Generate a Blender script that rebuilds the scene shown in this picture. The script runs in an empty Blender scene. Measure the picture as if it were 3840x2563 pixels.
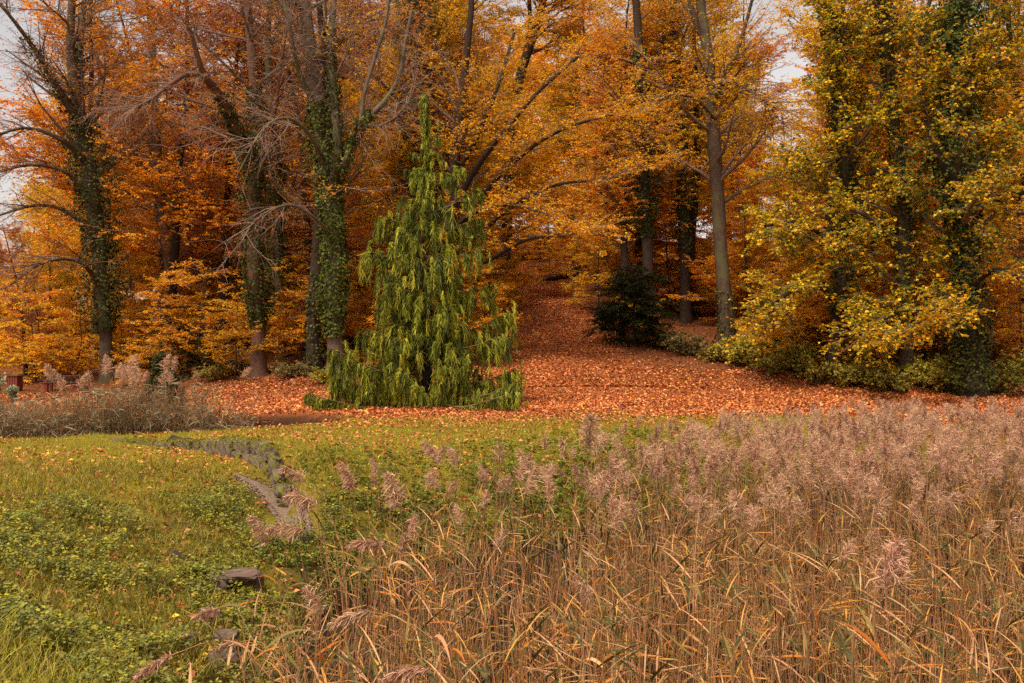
import bpy, math, random
import numpy as np

# ------------------------------------------------------------------ camera, sky, sun, exposure
sc = bpy.context.scene
EYE = 2.5
F = 35.0 / 36.0 * 1024.0
cam_d = bpy.data.cameras.new("camera")
cam_d.lens = 35.0
cam_d.sensor_width = 36.0
cam_d.clip_start = 0.1
cam_d.clip_end = 5000.0
cam = bpy.data.objects.new("camera", cam_d)
sc.collection.objects.link(cam)
cam.location = (0, 0, EYE)
cam.rotation_euler = (math.radians(90), 0, 0)
sc.camera = cam

SUN_EL, SUN_AZ = math.radians(58), math.radians(212)      # azimuth measured clockwise from +Y
world = bpy.data.worlds.new("World")
sc.world = world
world.use_nodes = True
wt = world.node_tree
wt.nodes.clear()
sky = wt.nodes.new("ShaderNodeTexSky")
sky.sky_type = 'NISHITA'
sky.sun_disc = False
sky.sun_elevation = SUN_EL
sky.sun_rotation = SUN_AZ
sky.air_density = 1.0
sky.dust_density = 2.0
sky.ozone_density = 1.0
hs = wt.nodes.new("ShaderNodeHueSaturation")
hs.inputs['Saturation'].default_value = 0.22
bg = wt.nodes.new("ShaderNodeBackground")
bg.inputs['Strength'].default_value = 0.060
wo = wt.nodes.new("ShaderNodeOutputWorld")
wt.links.new(sky.outputs[0], hs.inputs['Color'])
tint = wt.nodes.new("ShaderNodeMix"); tint.data_type = 'RGBA'; tint.blend_type = 'MULTIPLY'
tint.inputs[0].default_value = 1.0
tint.inputs[7].default_value = (1.06, 0.97, 0.90, 1)          # thin high overcast: a little warmer than clear sky
wt.links.new(hs.outputs[0], tint.inputs[6])
cn = wt.nodes.new("ShaderNodeTexNoise"); cn.inputs['Scale'].default_value = 5.0; cn.inputs['Detail'].default_value = 5.0     # even, soft cloud cover
cr_ = wt.nodes.new("ShaderNodeMapRange"); cr_.inputs['From Min'].default_value = 0.3; cr_.inputs['From Max'].default_value = 0.7
cr_.inputs['To Min'].default_value = 0.80; cr_.inputs['To Max'].default_value = 1.08
tcw = wt.nodes.new("ShaderNodeTexCoord")
wt.links.new(tcw.outputs['Generated'], cn.inputs['Vector'])
wt.links.new(cn.outputs[0], cr_.inputs['Value'])
cl = wt.nodes.new("ShaderNodeVectorMath"); cl.operation = 'SCALE'
wt.links.new(tint.outputs[2], cl.inputs[0]); wt.links.new(cr_.outputs[0], cl.inputs['Scale'])
wt.links.new(cl.outputs[0], bg.inputs['Color'])
wt.links.new(bg.outputs[0], wo.inputs['Surface'])

sun_d = bpy.data.lights.new("sun", 'SUN')
sun_d.energy = 1.5
sun_d.angle = math.radians(16)
sun_d.color = (1.0, 0.87, 0.70)
sun = bpy.data.objects.new("sun", sun_d)
sc.collection.objects.link(sun)
sun.rotation_euler = (math.pi / 2 - SUN_EL, 0, math.pi - SUN_AZ)

sc.view_settings.view_transform = 'Standard'
sc.view_settings.look = 'None'
sc.view_settings.exposure = 1.72
sc.view_settings.gamma = 1.0
sc.view_settings.use_curve_mapping = False
sc.render.engine = 'CYCLES'
sc.cycles.use_denoising = False
sc.cycles.use_adaptive_sampling = True
sc.cycles.adaptive_threshold = 0.02
sc.cycles.sample_clamp_indirect = 4.0
sc.cycles.max_bounces = 5
sc.cycles.diffuse_bounces = 3
sc.cycles.glossy_bounces = 2
sc.cycles.transmission_bounces = 3

# ------------------------------------------------------------------ helpers
C = sc.collection
UP = np.array([0.0, 0.0, 1.0])


def nrm(a):
    return a / np.maximum(np.linalg.norm(a, axis=-1, keepdims=True), 1e-9)


class Geo:
    """collects quads with a colour for each vertex"""
    def __init__(self):
        self.v, self.f, self.c, self.n = [], [], [], 0

    def add(self, v, f, c):
        v = np.asarray(v, dtype=np.float32).reshape(-1, 3)
        f = np.asarray(f, dtype=np.int32).reshape(-1, 4) + self.n
        c = np.asarray(c, dtype=np.float32)
        if c.ndim == 1:
            c = np.tile(c[None, :3], (len(v), 1))
        self.v.append(v); self.f.append(f); self.c.append(c.reshape(-1, c.shape[-1])[:, :3])
        self.n += len(v)
        return self

    def mesh(self, name, mat, smooth=False):
        me = bpy.data.meshes.new(name)
        v = np.concatenate(self.v); f = np.concatenate(self.f); c = np.concatenate(self.c)
        me.vertices.add(len(v)); me.vertices.foreach_set("co", v.ravel())
        me.loops.add(f.size); me.loops.foreach_set("vertex_index", f.ravel())
        me.polygons.add(len(f))
        me.polygons.foreach_set("loop_start", np.arange(0, f.size, 4, dtype=np.int32))
        me.polygons.foreach_set("loop_total", np.full(len(f), 4, dtype=np.int32))
        if smooth:
            me.polygons.foreach_set("use_smooth", np.ones(len(f), dtype=bool))
        at = me.color_attributes.new("Col", 'FLOAT_COLOR', 'POINT')
        at.data.foreach_set("color", np.concatenate([c, np.ones((len(c), 1), np.float32)], 1).astype(np.float32).ravel())
        me.update(calc_edges=True)
        me.materials.append(mat)
        return me


def link(name, data, parent=None, loc=None):
    o = bpy.data.objects.new(name, data)
    C.objects.link(o)
    if parent is not None:
        o.parent = parent
    if loc is not None:
        o.location = loc
    return o


def tag(o, label=None, cat=None, group=None, kind=None):
    if label: o["label"] = label
    if cat: o["category"] = cat
    if group: o["group"] = group
    if kind: o["kind"] = kind
    return o


def smooth_path(pts, n):
    """Catmull-Rom through pts (K,D)"""
    p = np.asarray(pts, float)
    q = np.vstack([2 * p[0] - p[1], p, 2 * p[-1] - p[-2]])
    t = np.linspace(0, len(p) - 1 - 1e-6, n)
    i = np.floor(t).astype(int); u = (t - i)[:, None]
    a, b, c, d = q[i], q[i + 1], q[i + 2], q[i + 3]
    return 0.5 * (2 * b + (c - a) * u + (2 * a - 5 * b + 4 * c - d) * u * u + (3 * b - a - 3 * c + d) * u ** 3)


def tubes(g, P, R, sides, col, rng=None, rough=0.0):
    """P (N,K,3) R (N,K)"""
    P = np.asarray(P, float); R = np.asarray(R, float)
    if P.ndim == 2: P = P[None]
    if R.ndim == 1: R = R[None]
    N, K, _ = P.shape
    T = nrm(np.gradient(P, axis=1))
    ref = np.where(np.abs(T[:, :1, 2:3]) > 0.8, np.array([1.0, 0.2, 0]), np.array([0, 0, 1.0]))
    A = nrm(np.cross(T, ref)); B = np.cross(T, A)
    ang = np.linspace(0, 2 * np.pi, sides, endpoint=False)
    rr = R[:, :, None] * np.ones(sides)
    if rough and rng is not None:
        k = rng.uniform(0, 6.28, 4)
        l = np.linspace(0, 1, K)[None, :, None] * 9
        rr = rr * (1 + rough * (np.sin(2 * ang + k[0] + l) * 0.5 + np.sin(3 * ang + k[1] - 1.7 * l) * 0.5 + rng.normal(0, 0.45, rr.shape)))
    V = P[:, :, None, :] + (np.cos(ang)[None, None, :, None] * A[:, :, None, :] + np.sin(ang)[None, None, :, None] * B[:, :, None, :]) * rr[..., None]
    idx = np.arange(N * K * sides).reshape(N, K, sides)
    nx = np.roll(idx, -1, axis=2)
    f = np.stack([idx[:, :-1], nx[:, :-1], nx[:, 1:], idx[:, 1:]], -1)
    c = np.asarray(col, float)
    if c.ndim == 2:
        c = np.repeat(c, K * sides, axis=0)
    g.add(V, f, c)


def ribbons(g, P, W, S, col):
    """P (N,K,3) widths (N,K), side vectors (N,1,3) or (N,K,3), col (N,3) or (N,K,3)"""
    N, K, _ = P.shape
    off = S * (W[..., None] * 0.5)
    V = np.stack([P - off, P + off], 2)
    idx = np.arange(N * K * 2).reshape(N, K, 2)
    f = np.stack([idx[:, :-1, 0], idx[:, :-1, 1], idx[:, 1:, 1], idx[:, 1:, 0]], -1)
    c = np.asarray(col, float)
    if c.ndim == 2: c = np.repeat(c[:, None, :], K, 1)
    g.add(V, f, np.repeat(c[:, :, None, :], 2, 2).reshape(-1, 3))


def leaves(g, pos, d, n, L, col, ratio=0.55, fold=0.18):
    """one folded quad for each leaf: base, side, tip, side"""
    d = nrm(d); s = nrm(np.cross(d, n)); n = np.cross(s, d)
    L = np.broadcast_to(L, (len(pos),))[:, None]
    mid = pos + d * L * 0.5 + n * L * fold
    V = np.stack([pos, mid - s * L * ratio * 0.5, pos + d * L, mid + s * L * ratio * 0.5], 1)
    f = np.arange(len(pos) * 4).reshape(-1, 4)
    g.add(V, f, np.repeat(col, 4, 0))


def pick(rng, n, pal, w=None, jit=0.22):
    pal = np.asarray(pal, float)
    w = None if w is None else np.asarray(w, float) / np.sum(w)
    c = pal[rng.choice(len(pal), n, p=w)]
    return np.clip(c * rng.uniform(1 - jit, 1 + jit, (n, 1)) * rng.uniform(0.93, 1.07, (n, 3)), 0, 0.95)


def grow(rng, P, Ls, n, t0, t1, a0, a1, length, K, bias, wig, flat, even=False):
    """children of the paths P (N,K,3): returns (n,K,3) and lengths"""
    N, Kp, _ = P.shape
    if even:
        par = np.repeat(np.arange(N), max(1, n // N)); n = len(par)
    else:
        par = rng.choice(N, n, p=Ls / Ls.sum())
    t = rng.uniform(t0, t1, n)
    x = t * (Kp - 1.001); i = np.floor(x).astype(int); fr = (x - i)[:, None]
    pos = P[par, i] * (1 - fr) + P[par, i + 1] * fr
    tan = nrm(P[par, i + 1] - P[par, i])
    h = nrm(np.cross(tan, UP) + rng.normal(0, 0.05, (n, 3))) * rng.choice([-1.0, 1.0], (n, 1))
    r = nrm(rng.normal(0, 1, (n, 3)))
    perp = h * flat + r * (1 - flat)
    perp = nrm(perp - tan * np.sum(perp * tan, 1, keepdims=True))
    a = rng.uniform(a0, a1, (n, 1))
    d = np.cos(a) * tan + np.sin(a) * perp
    ln = (length(t) if callable(length) else length) * rng.uniform(0.65, 1.25, n)
    out = np.empty((n, K, 3)); out[:, 0] = pos
    b = np.asarray(bias, float)
    for k in range(1, K):
        d = nrm(d + b * (0.4 + k / K) + rng.normal(0, wig, (n, 3)))
        out[:, k] = out[:, k - 1] + d * (ln / (K - 1))[:, None]
    return out, ln


def twig_strips(g, rng, P, w, col):
    N, K, _ = P.shape
    T = nrm(P[:, -1] - P[:, 0])
    S = nrm(np.cross(T, rng.normal(0, 1, (N, 3))))[:, None, :]
    ribbons(g, P, np.full((N, 1), w) * np.linspace(1, 0.4, K), S, col)


def twig_leaves(g, rng, P, per, L, col_f, tilt=0.45, ratio=0.55, lo=0.1):
    N, K, _ = P.shape
    n = N * per
    par = np.repeat(np.arange(N), per)
    t = rng.uniform(lo, 1.0, n)
    x = t * (K - 1.001); i = np.floor(x).astype(int); fr = (x - i)[:, None]
    pos = P[par, i] * (1 - fr) + P[par, i + 1] * fr
    tan = nrm(P[par, i + 1] - P[par, i])
    h = nrm(np.cross(tan, UP)) * rng.choice([-1.0, 1.0], (n, 1))
    d = tan * 0.5 + h * 0.8 + rng.normal(0, 0.3, (n, 3))
    d[:, 2] -= 0.15
    nn = UP + rng.normal(0, tilt, (n, 3))
    leaves(g, pos, d, nn, L * rng.uniform(0.7, 1.25, n), col_f(rng, n), ratio)


# smooth value noise for masks and terrain
_NR = np.random.default_rng(5)
_NT = _NR.random((64, 64))


def vnoise(x, y):
    xi = np.floor(x).astype(int); yi = np.floor(y).astype(int)
    fx = x - xi; fy = y - yi
    fx = fx * fx * (3 - 2 * fx); fy = fy * fy * (3 - 2 * fy)
    a = _NT[xi % 64, yi % 64]; b = _NT[(xi + 1) % 64, yi % 64]
    c = _NT[xi % 64, (yi + 1) % 64]; d = _NT[(xi + 1) % 64, (yi + 1) % 64]
    return (a * (1 - fx) + b * fx) * (1 - fy) + (c * (1 - fx) + d * fx) * fy


def fbm(x, y, s=1.0):
    return (vnoise(x / s, y / s) * 0.55 + vnoise(x / s * 2.1 + 17, y / s * 2.1 + 5) * 0.3 + vnoise(x / s * 4.3 + 3, y / s * 4.3 + 29) * 0.15)


def sstep(a, b, x):
    t = np.clip((x - a) / (b - a), 0, 1)
    return t * t * (3 - 2 * t)


# ------------------------------------------------------------------ terrain
BASIN = np.array([(-2.0, 4.6), (-2.5, 9), (-2.9, 12), (-3.2, 15.5), (-2.4, 18.2), (0.8, 20.8), (3, 23.4), (7, 27.4), (12, 29.6), (20, 31.2), (45, 33), (45, 3.5), (10, 3.6), (0, 4.0)])
DITCH = np.array([(-60, 32.0), (-30, 29.6), (-15, 28.7), (-11.2, 29.9), (-7.6, 32.1)])
WALL = smooth_path(np.array([(-10.6, 26.6), (-9.3, 26.1), (-8.0, 25.3), (-6.9, 24.4), (-5.9, 23.2), (-5.1, 21.8), (-4.55, 20.3)]), 60)


def seg_dist(x, y, pts, closed=False):
    best = np.full(np.shape(x), 1e9)
    n = len(pts)
    for i in range(n if closed else n - 1):
        a = pts[i]; b = pts[(i + 1) % n]
        ab = b - a
        t = np.clip(((x - a[0]) * ab[0] + (y - a[1]) * ab[1]) / (ab @ ab), 0, 1)
        best = np.minimum(best, np.hypot(x - a[0] - t * ab[0], y - a[1] - t * ab[1]))
    return best


def inside(x, y, pts):
    c = np.zeros(np.shape(x), bool)
    n = len(pts)
    for i in range(n):
        x1, y1 = pts[i]; x2, y2 = pts[(i + 1) % n]
        if y1 == y2: continue
        c ^= ((y1 > y) != (y2 > y)) & (x < (x2 - x1) * (y - y1) / (y2 - y1) + x1)
    return c


def basin_dist(x, y):
    d = seg_dist(x, y, BASIN, True)
    return np.where(inside(x, y, BASIN), 0.0, d)


def wall_side(x, y):
    """distance to the wall line, its parameter 0..1, and whether the point lies behind it (the higher side)"""
    best = np.full(np.shape(x), 1e9); par = np.zeros(np.shape(x)); side = np.zeros(np.shape(x))
    W = WALL[::6]
    n = len(W)
    for i in range(n - 1):
        a = W[i]; ab = W[i + 1] - a
        t = np.clip(((x - a[0]) * ab[0] + (y - a[1]) * ab[1]) / (ab @ ab), 0, 1)
        dx = x - a[0] - t * ab[0]; dy = y - a[1] - t * ab[1]
        d = np.hypot(dx, dy)
        m = d < best
        best = np.where(m, d, best); par = np.where(m, (i + t) / (n - 1), par)
        side = np.where(m, np.sign(ab[0] * dy - ab[1] * dx), side)
    return best, par, side


def ground_z(x, y):
    x = np.asarray(x, float); y = np.asarray(y, float)
    bd = basin_dist(x, y)
    Wd = 4.6 + 3.2 * sstep(-2.5, -5.0, x) * (1 - sstep(19, 24, y))
    plat = 0.9 * (1 - sstep(3, 13, y)) + -0.22 * sstep(3, 13, y) + 0.2 * sstep(20, 34, y)
    tb_ = np.clip(bd / Wd, 0, 1)
    z = -2.0 + (plat + 2.0) * np.where(bd > 0, 0.08 + 0.92 * (1 - (1 - tb_) ** 1.9), 0.0)
    # ditch on the left behind the lawn
    dd = seg_dist(x, y, DITCH)
    z = z - 1.3 * (1 - sstep(1.2, 2.3, dd)) * sstep(20, 25, y)
    # retaining wall step
    wd, wp, ws = wall_side(x, y)
    h = 0.08 + 0.42 * sstep(0.1, 0.75, wp)
    z = z + np.where(ws > 0, 0.80 * h * np.exp(-(np.maximum(wd - 0.2, 0) / 1.8) ** 2), -0.30 * h * np.exp(-(wd / 1.1) ** 2)) * (wd < 5)
    # wooded hill
    toe = np.interp(x, [-60, -30, -18, -11, -4, 4, 14, 26, 60], [62, 55, 47, 42.5, 41, 40.5, 42, 41.5, 44])
    w = y - toe
    s = np.interp(x, [-90, -45, -24, -10, 60, 120], [0.05, 0.09, 0.16, 0.2, 0.2, 0.14])
    hill = (np.sqrt(w * w + 6) + w) / 2
    hill = np.where(hill > 70, 70 + (hill - 70) * 0.35, hill)
    hill = np.minimum(hill, 110)
    z = z + s * hill
    # small relief
    z = z + (fbm(x, y, 2.2) - 0.5) * 0.12 + (fbm(x + 40, y, 9.0) - 0.5) * (0.15 + 0.5 * sstep(44, 60, y))
    return z


def px(u, v, d):
    return np.array([(u - 512.0) / F * d, d, EYE - (v - 341.5) / F * d])


def hit(u, v, lo=5.0, hi=150.0):
    """where the sight line through a point of the picture meets the ground"""
    d = np.linspace(lo, hi, 3000)
    x = (u - 512.0) / F * d; z = EYE - (v - 341.5) / F * d
    g = ground_z(x, d)
    k = np.argmax(z <= g)
    if z[k] > g[k]: k = len(d) - 1
    return np.array([x[k], d[k], g[k]])


PATH_LINE = np.array([hit(600, 404)[:2], hit(585, 385)[:2], hit(565, 350)[:2], hit(553, 320)[:2], hit(545, 298)[:2], hit(533, 280)[:2], hit(515, 268)[:2]])
PATH_LINE = smooth_path(PATH_LINE, 18)


def path_mask(x, y):
    d = seg_dist(x, y, PATH_LINE)
    half = np.interp(y, [40, 45, 50, 60, 80], [7.0, 4.2, 2.9, 2.3, 1.7])
    return 1 - sstep(half * 0.8, half * 1.25, d)


def lawn_mask(x, y):
    """1 on grass, 0 on the leaf carpet"""
    edge = np.interp(x, [-40, -12, -8, -4, 2, 7, 12, 20, 40], [40, 40, 33.0, 32.5, 33.6, 34.2, 33.6, 33.0, 33]) + (fbm(x, y, 1.5) - 0.5) * 6.5
    g = 1 - sstep(-2.2, 1.4, y - edge)
    far_bank = sstep(0, 0.8, y - np.interp(x, DITCH[:, 0], DITCH[:, 1])) * (x < -7.4)
    return g * (1 - far_bank)


# ------------------------------------------------------------------ materials
def new_mat(name):
    m = bpy.data.materials.new(name)
    m.use_nodes = True
    m.node_tree.nodes.clear()
    return m, m.node_tree.nodes, m.node_tree.links


def mix_rgb(nd, lk, a, b, fac, mode='MIX'):
    n = nd.new("ShaderNodeMix"); n.data_type = 'RGBA'; n.blend_type = mode
    for s, v in ((n.inputs[6], a), (n.inputs[7], b), (n.inputs[0], fac)):
        if hasattr(v, "is_output") or isinstance(v, bpy.types.NodeSocket): lk.new(v, s)
        else: s.default_value = v if not isinstance(v, tuple) else (*v[:3], 1)
    return n.outputs[2]


def foliage_mat(name, trans=0.35, rough=0.55, spec=0.25):
    m, nd, lk = new_mat(name)
    at = nd.new("ShaderNodeAttribute"); at.attribute_name = "Col"
    oi = nd.new("ShaderNodeObjectInfo")
    col = mix_rgb(nd, lk, at.outputs['Color'], oi.outputs['Color'], 1.0, 'MULTIPLY')
    hs = nd.new("ShaderNodeHueSaturation")
    mr = nd.new("ShaderNodeMapRange")
    lk.new(oi.outputs['Random'], mr.inputs['Value'])
    mr.inputs['To Min'].default_value = 0.492; mr.inputs['To Max'].default_value = 0.508
    lk.new(mr.outputs[0], hs.inputs['Hue'])
    lk.new(col, hs.inputs['Color'])
    p = nd.new("ShaderNodeBsdfPrincipled")
    p.inputs['Roughness'].default_value = rough
    p.inputs['Specular IOR Level'].default_value = spec
    lk.new(hs.outputs[0], p.inputs['Base Color'])
    out = nd.new("ShaderNodeOutputMaterial")
    if trans > 0:
        t = nd.new("ShaderNodeBsdfTranslucent"); lk.new(hs.outputs[0], t.inputs['Color'])
        mx = nd.new("ShaderNodeMixShader"); mx.inputs[0].default_value = trans
        lk.new(p.outputs[0], mx.inputs[1]); lk.new(t.outputs[0], mx.inputs[2])
        lk.new(mx.outputs[0], out.inputs['Surface'])
    else:
        lk.new(p.outputs[0], out.inputs['Surface'])
    return m


def noise_mat(name, c1, c2, scale=8.0, rough=0.85, bump=0.4, stretch=(1, 1, 1), c3=None, dist=0.02, scale2=None):
    m, nd, lk = new_mat(name)
    tc = nd.new("ShaderNodeTexCoord")
    mp = nd.new("ShaderNodeMapping"); mp.inputs['Scale'].default_value = stretch
    lk.new(tc.outputs['Object'], mp.inputs['Vector'])
    n = nd.new("ShaderNodeTexNoise"); n.inputs['Scale'].default_value = scale; n.inputs['Detail'].default_value = 6
    n.inputs['Roughness'].default_value = 0.65
    lk.new(mp.outputs[0], n.inputs['Vector'])
    cr = nd.new("ShaderNodeValToRGB")
    cr.color_ramp.elements[0].position = 0.3; cr.color_ramp.elements[0].color = (*c1, 1)
    cr.color_ramp.elements[1].position = 0.7; cr.color_ramp.elements[1].color = (*c2, 1)
    lk.new(n.outputs[0], cr.inputs[0])
    col = cr.outputs[0]
    if c3:
        n2 = nd.new("ShaderNodeTexNoise"); n2.inputs['Scale'].default_value = scale2 or scale * 0.3; n2.inputs['Detail'].default_value = 4
        lk.new(tc.outputs['Object'], n2.inputs['Vector'])
        r2 = nd.new("ShaderNodeMapRange"); r2.inputs['From Min'].default_value = 0.5; r2.inputs['From Max'].default_value = 0.62
        lk.new(n2.outputs[0], r2.inputs['Value'])
        col = mix_rgb(nd, lk, col, c3, r2.outputs[0])
    p = nd.new("ShaderNodeBsdfPrincipled")
    p.inputs['Roughness'].default_value = rough; p.inputs['Specular IOR Level'].default_value = 0.25
    lk.new(col, p.inputs['Base Color'])
    if bump:
        b = nd.new("ShaderNodeBump"); b.inputs['Strength'].default_value = bump; b.inputs['Distance'].default_value = dist
        lk.new(n.outputs[0], b.inputs['Height']); lk.new(b.outputs[0], p.inputs['Normal'])
    out = nd.new("ShaderNodeOutputMaterial"); lk.new(p.outputs[0], out.inputs['Surface'])
    return m


M_LEAF = foliage_mat("autumn_leaf", 0.45)
M_IVY = foliage_mat("ivy_leaf", 0.15, 0.6, 0.15)
M_CYP = foliage_mat("cypress_spray", 0.25, 0.6, 0.2)
M_LITTER = foliage_mat("fallen_leaf", 0.12, 0.6, 0.3)
M_GRASS = foliage_mat("grass_blade", 0.3, 0.55, 0.25)
M_REED = foliage_mat("reed_straw", 0.25, 0.6, 0.25)
M_TWIG = foliage_mat("twig_bark", 0.0, 0.85, 0.15)
M_BARK = noise_mat("beech_bark", (0.035, 0.021, 0.013), (0.115, 0.07, 0.044), 5.0, 0.9, 0.8, (3, 3, 0.6), (0.085, 0.075, 0.032), 0.03, 1.2)
M_BARKG = noise_mat("grey_bark", (0.065, 0.045, 0.031), (0.18, 0.125, 0.088), 4.0, 0.9, 0.6, (2.4, 2.4, 0.6), (0.12, 0.11, 0.05), 0.03, 1.0)
M_BARKD = noise_mat("dark_bark", (0.018, 0.011, 0.007), (0.06, 0.035, 0.021), 6.0, 0.9, 0.8, (4, 4, 0.5), None, 0.03)


def ground_mat():
    m, nd, lk = new_mat("ground_soil")
    geo = nd.new("ShaderNodeNewGeometry")
    def noise(s, d=5, r=0.6):
        n = nd.new("ShaderNodeTexNoise"); n.inputs['Scale'].default_value = s; n.inputs['Detail'].default_value = d; n.inputs['Roughness'].default_value = r
        lk.new(geo.outputs['Position'], n.inputs['Vector']); return n
    def ramp(sock, *els):
        cr = nd.new("ShaderNodeValToRGB")
        e = cr.color_ramp.elements
        e[0].position, e[0].color = els[0][0], (*els[0][1], 1)
        e[1].position, e[1].color = els[-1][0], (*els[-1][1], 1)
        for p, c in els[1:-1]:
            k = e.new(p); k.color = (*c, 1)
        lk.new(sock, cr.inputs[0]); return cr.outputs[0]
    nf = noise(14, 6, 0.75); nm = noise(1.3, 4); nl = noise(30, 4, 0.8)
    grass = ramp(nf.outputs[0], (0.3, (0.07, 0.052, 0.008)), (0.5, (0.19, 0.145, 0.013)), (0.7, (0.31, 0.235, 0.022)))
    litter = ramp(nl.outputs[0], (0.28, (0.07, 0.022, 0.010)), (0.5, (0.32, 0.095, 0.028)), (0.72, (0.62, 0.22, 0.065)))
    mud_shade = ramp(nf.outputs[0], (0.3, (0.008, 0.005, 0.003)), (0.7, (0.032, 0.019, 0.011)))  # near-black mud, also shade painted for the ditch hole and reed gaps
    at1 = nd.new("ShaderNodeAttribute"); at1.attribute_name = "grassy"
    at2 = nd.new("ShaderNodeAttribute"); at2.attribute_name = "mud_and_shade"
    at3 = nd.new("ShaderNodeAttribute"); at3.attribute_name = "wooded"
    duff = ramp(nl.outputs[0], (0.3, (0.035, 0.014, 0.007)), (0.5, (0.16, 0.05, 0.017)), (0.72, (0.34, 0.13, 0.035)))
    c = mix_rgb(nd, lk, litter, duff, at3.outputs['Fac'])
    c = mix_rgb(nd, lk, c, grass, at1.outputs['Fac'])
    c = mix_rgb(nd, lk, c, mud_shade, at2.outputs['Fac'])
    p = nd.new("ShaderNodeBsdfPrincipled"); p.inputs['Roughness'].default_value = 0.9; p.inputs['Specular IOR Level'].default_value = 0.15
    lk.new(c, p.inputs['Base Color'])
    b = nd.new("ShaderNodeBump"); b.inputs['Strength'].default_value = 0.7; b.inputs['Distance'].default_value = 0.06
    lk.new(nl.outputs[0], b.inputs['Height']); lk.new(b.outputs[0], p.inputs['Normal'])
    o = nd.new("ShaderNodeOutputMaterial"); lk.new(p.outputs[0], o.inputs['Surface'])
    return m


# ------------------------------------------------------------------ ground
def axis(*parts):
    out = []
    for a, b, st in parts:
        out += list(np.arange(a, b, st))
    return np.array(out + [parts[-1][1]])


gx = axis((-1500, -300, 200), (-300, -60, 20), (-60, -24, 1.2), (-24, 22, 0.26), (22, 60, 1.2), (60, 300, 20), (300, 1500, 200))
gy = axis((-1500, -200, 200), (-200, -10, 15), (-10, 4, 1.0), (4, 48, 0.26), (48, 110, 0.8), (110, 300, 12), (300, 1700, 200))
X, Y = np.meshgrid(gx, gy)
Z = ground_z(X, Y)
gg = Geo()
nxn, nyn = len(gx), len(gy)
ii = np.arange(nxn * nyn).reshape(nyn, nxn)
gg.add(np.stack([X, Y, Z], -1), np.stack([ii[:-1, :-1], ii[:-1, 1:], ii[1:, 1:], ii[1:, :-1]], -1), (0.2, 0.15, 0.1))
me = gg.mesh("ground", ground_mat(), True)
bdm = basin_dist(X, Y)
lm = lawn_mask(X, Y)
mud_shade = np.maximum(1 - sstep(0.0, 1.2, bdm), (1 - sstep(1.9, 2.5, seg_dist(X, Y, DITCH))) * (Y > 24))  # wet mud; widened over the ditch face to paint its shaded end
mud_shade = np.maximum(mud_shade, 0.75 * sstep(-0.35, -0.8, Z) * sstep(0.35, 0.6, fbm(X, Y, 0.8)) * (Y < 28))  # dark soil patches, doubling as painted shade under the bank plants
toe_m = sstep(42, 47, Y) * (1 - path_mask(X, Y))
for nm_, arr in (("grassy", lm), ("mud_and_shade", mud_shade), ("wooded", toe_m)):
    a_ = me.attributes.new(nm_, 'FLOAT', 'POINT')
    a_.data.foreach_set("value", arr.astype(np.float32).ravel())
tag(link("ground", me), kind="structure")

# ------------------------------------------------------------------ colours
OR = (0.82, 0.29, 0.014); DO = (0.66, 0.17, 0.012); YE = (0.92, 0.52, 0.024); GO = (0.88, 0.41, 0.014)
RU = (0.44, 0.13, 0.022); CO = (0.40, 0.15, 0.06); GR = (0.10, 0.13, 0.012); YG = (0.36, 0.30, 0.016)
pal_orange = lambda r, n: pick(r, n, [OR, DO, YE, GO, RU], [4, 1.6, 2, 3, 0.6])
pal_gold = lambda r, n: pick(r, n, [YE, GO, OR, YG, RU], [3, 4, 2, 1, 0.6])
pal_copper = lambda r, n: pick(r, n, [CO, RU, DO, OR], [3, 3, 1.5, 1])
pal_green = lambda r, n: pick(r, n, [GR, YG, YE, GO, (0.16, 0.19, 0.014)], [1.6, 3, 3.0, 2.4, 2.2])
pal_yellow = lambda r, n: pick(r, n, [YE, YG, GO, OR], [3, 2, 3, 1])
pal_ivy = lambda r, n: pick(r, n, [(0.035, 0.040, 0.007), (0.06, 0.066, 0.010), (0.10, 0.10, 0.014)], [3, 3, 1])
pal_ivyl = lambda r, n: pick(r, n, [(0.05, 0.062, 0.010), (0.09, 0.105, 0.015), (0.15, 0.16, 0.022)], [2, 3, 2])
TWIGC = (0.19, 0.125, 0.09)


# ------------------------------------------------------------------ trees
def resample(P, n):
    return smooth_path(P, n)


def ivy_on(g, rng, P, R, t0, t1, n, thick, col_f, L=0.13, arc=None):
    K = len(P); n = int(n * 1.5)
    t = rng.uniform(t0, t1, n)
    x = t * (K - 1.001); i = np.floor(x).astype(int); fr = (x - i)[:, None]
    pos = P[i] * (1 - fr) + P[i + 1] * fr
    r = R[i] * (1 - fr[:, 0]) + R[i + 1] * fr[:, 0]
    tan = nrm(P[i + 1] - P[i])
    a = rng.uniform(0, 2 * np.pi, n) if arc is None else rng.normal(arc[0], arc[1], n)
    s1 = nrm(np.cross(tan, np.array([0.05, 1.0, 0.05]))); s2 = np.cross(tan, s1)
    o = np.cos(a)[:, None] * s1 + np.sin(a)[:, None] * s2
    lump = 0.25 + 2.0 * vnoise(t * 26 + rng.uniform(0, 50), a * 0.9 + 9) ** 1.5
    env = np.minimum(1, np.minimum((t - t0), (t1 - t)) / max(0.12 * (t1 - t0), 1e-3))
    pos = pos + o * (r + rng.uniform(0.0, 1.0, n) ** 0.7 * thick * lump * (0.25 + 0.75 * env) + 0.015)[:, None]
    d = nrm(-UP * 0.8 + o * 0.5 + rng.normal(0, 0.45, (n, 3)))
    nn = o + UP * 0.5 + rng.normal(0, 0.4, (n, 3))
    leaves(g, pos, d, nn, L * rng.uniform(0.7, 1.3, n), col_f(rng, n), 0.85, 0.08)


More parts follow.
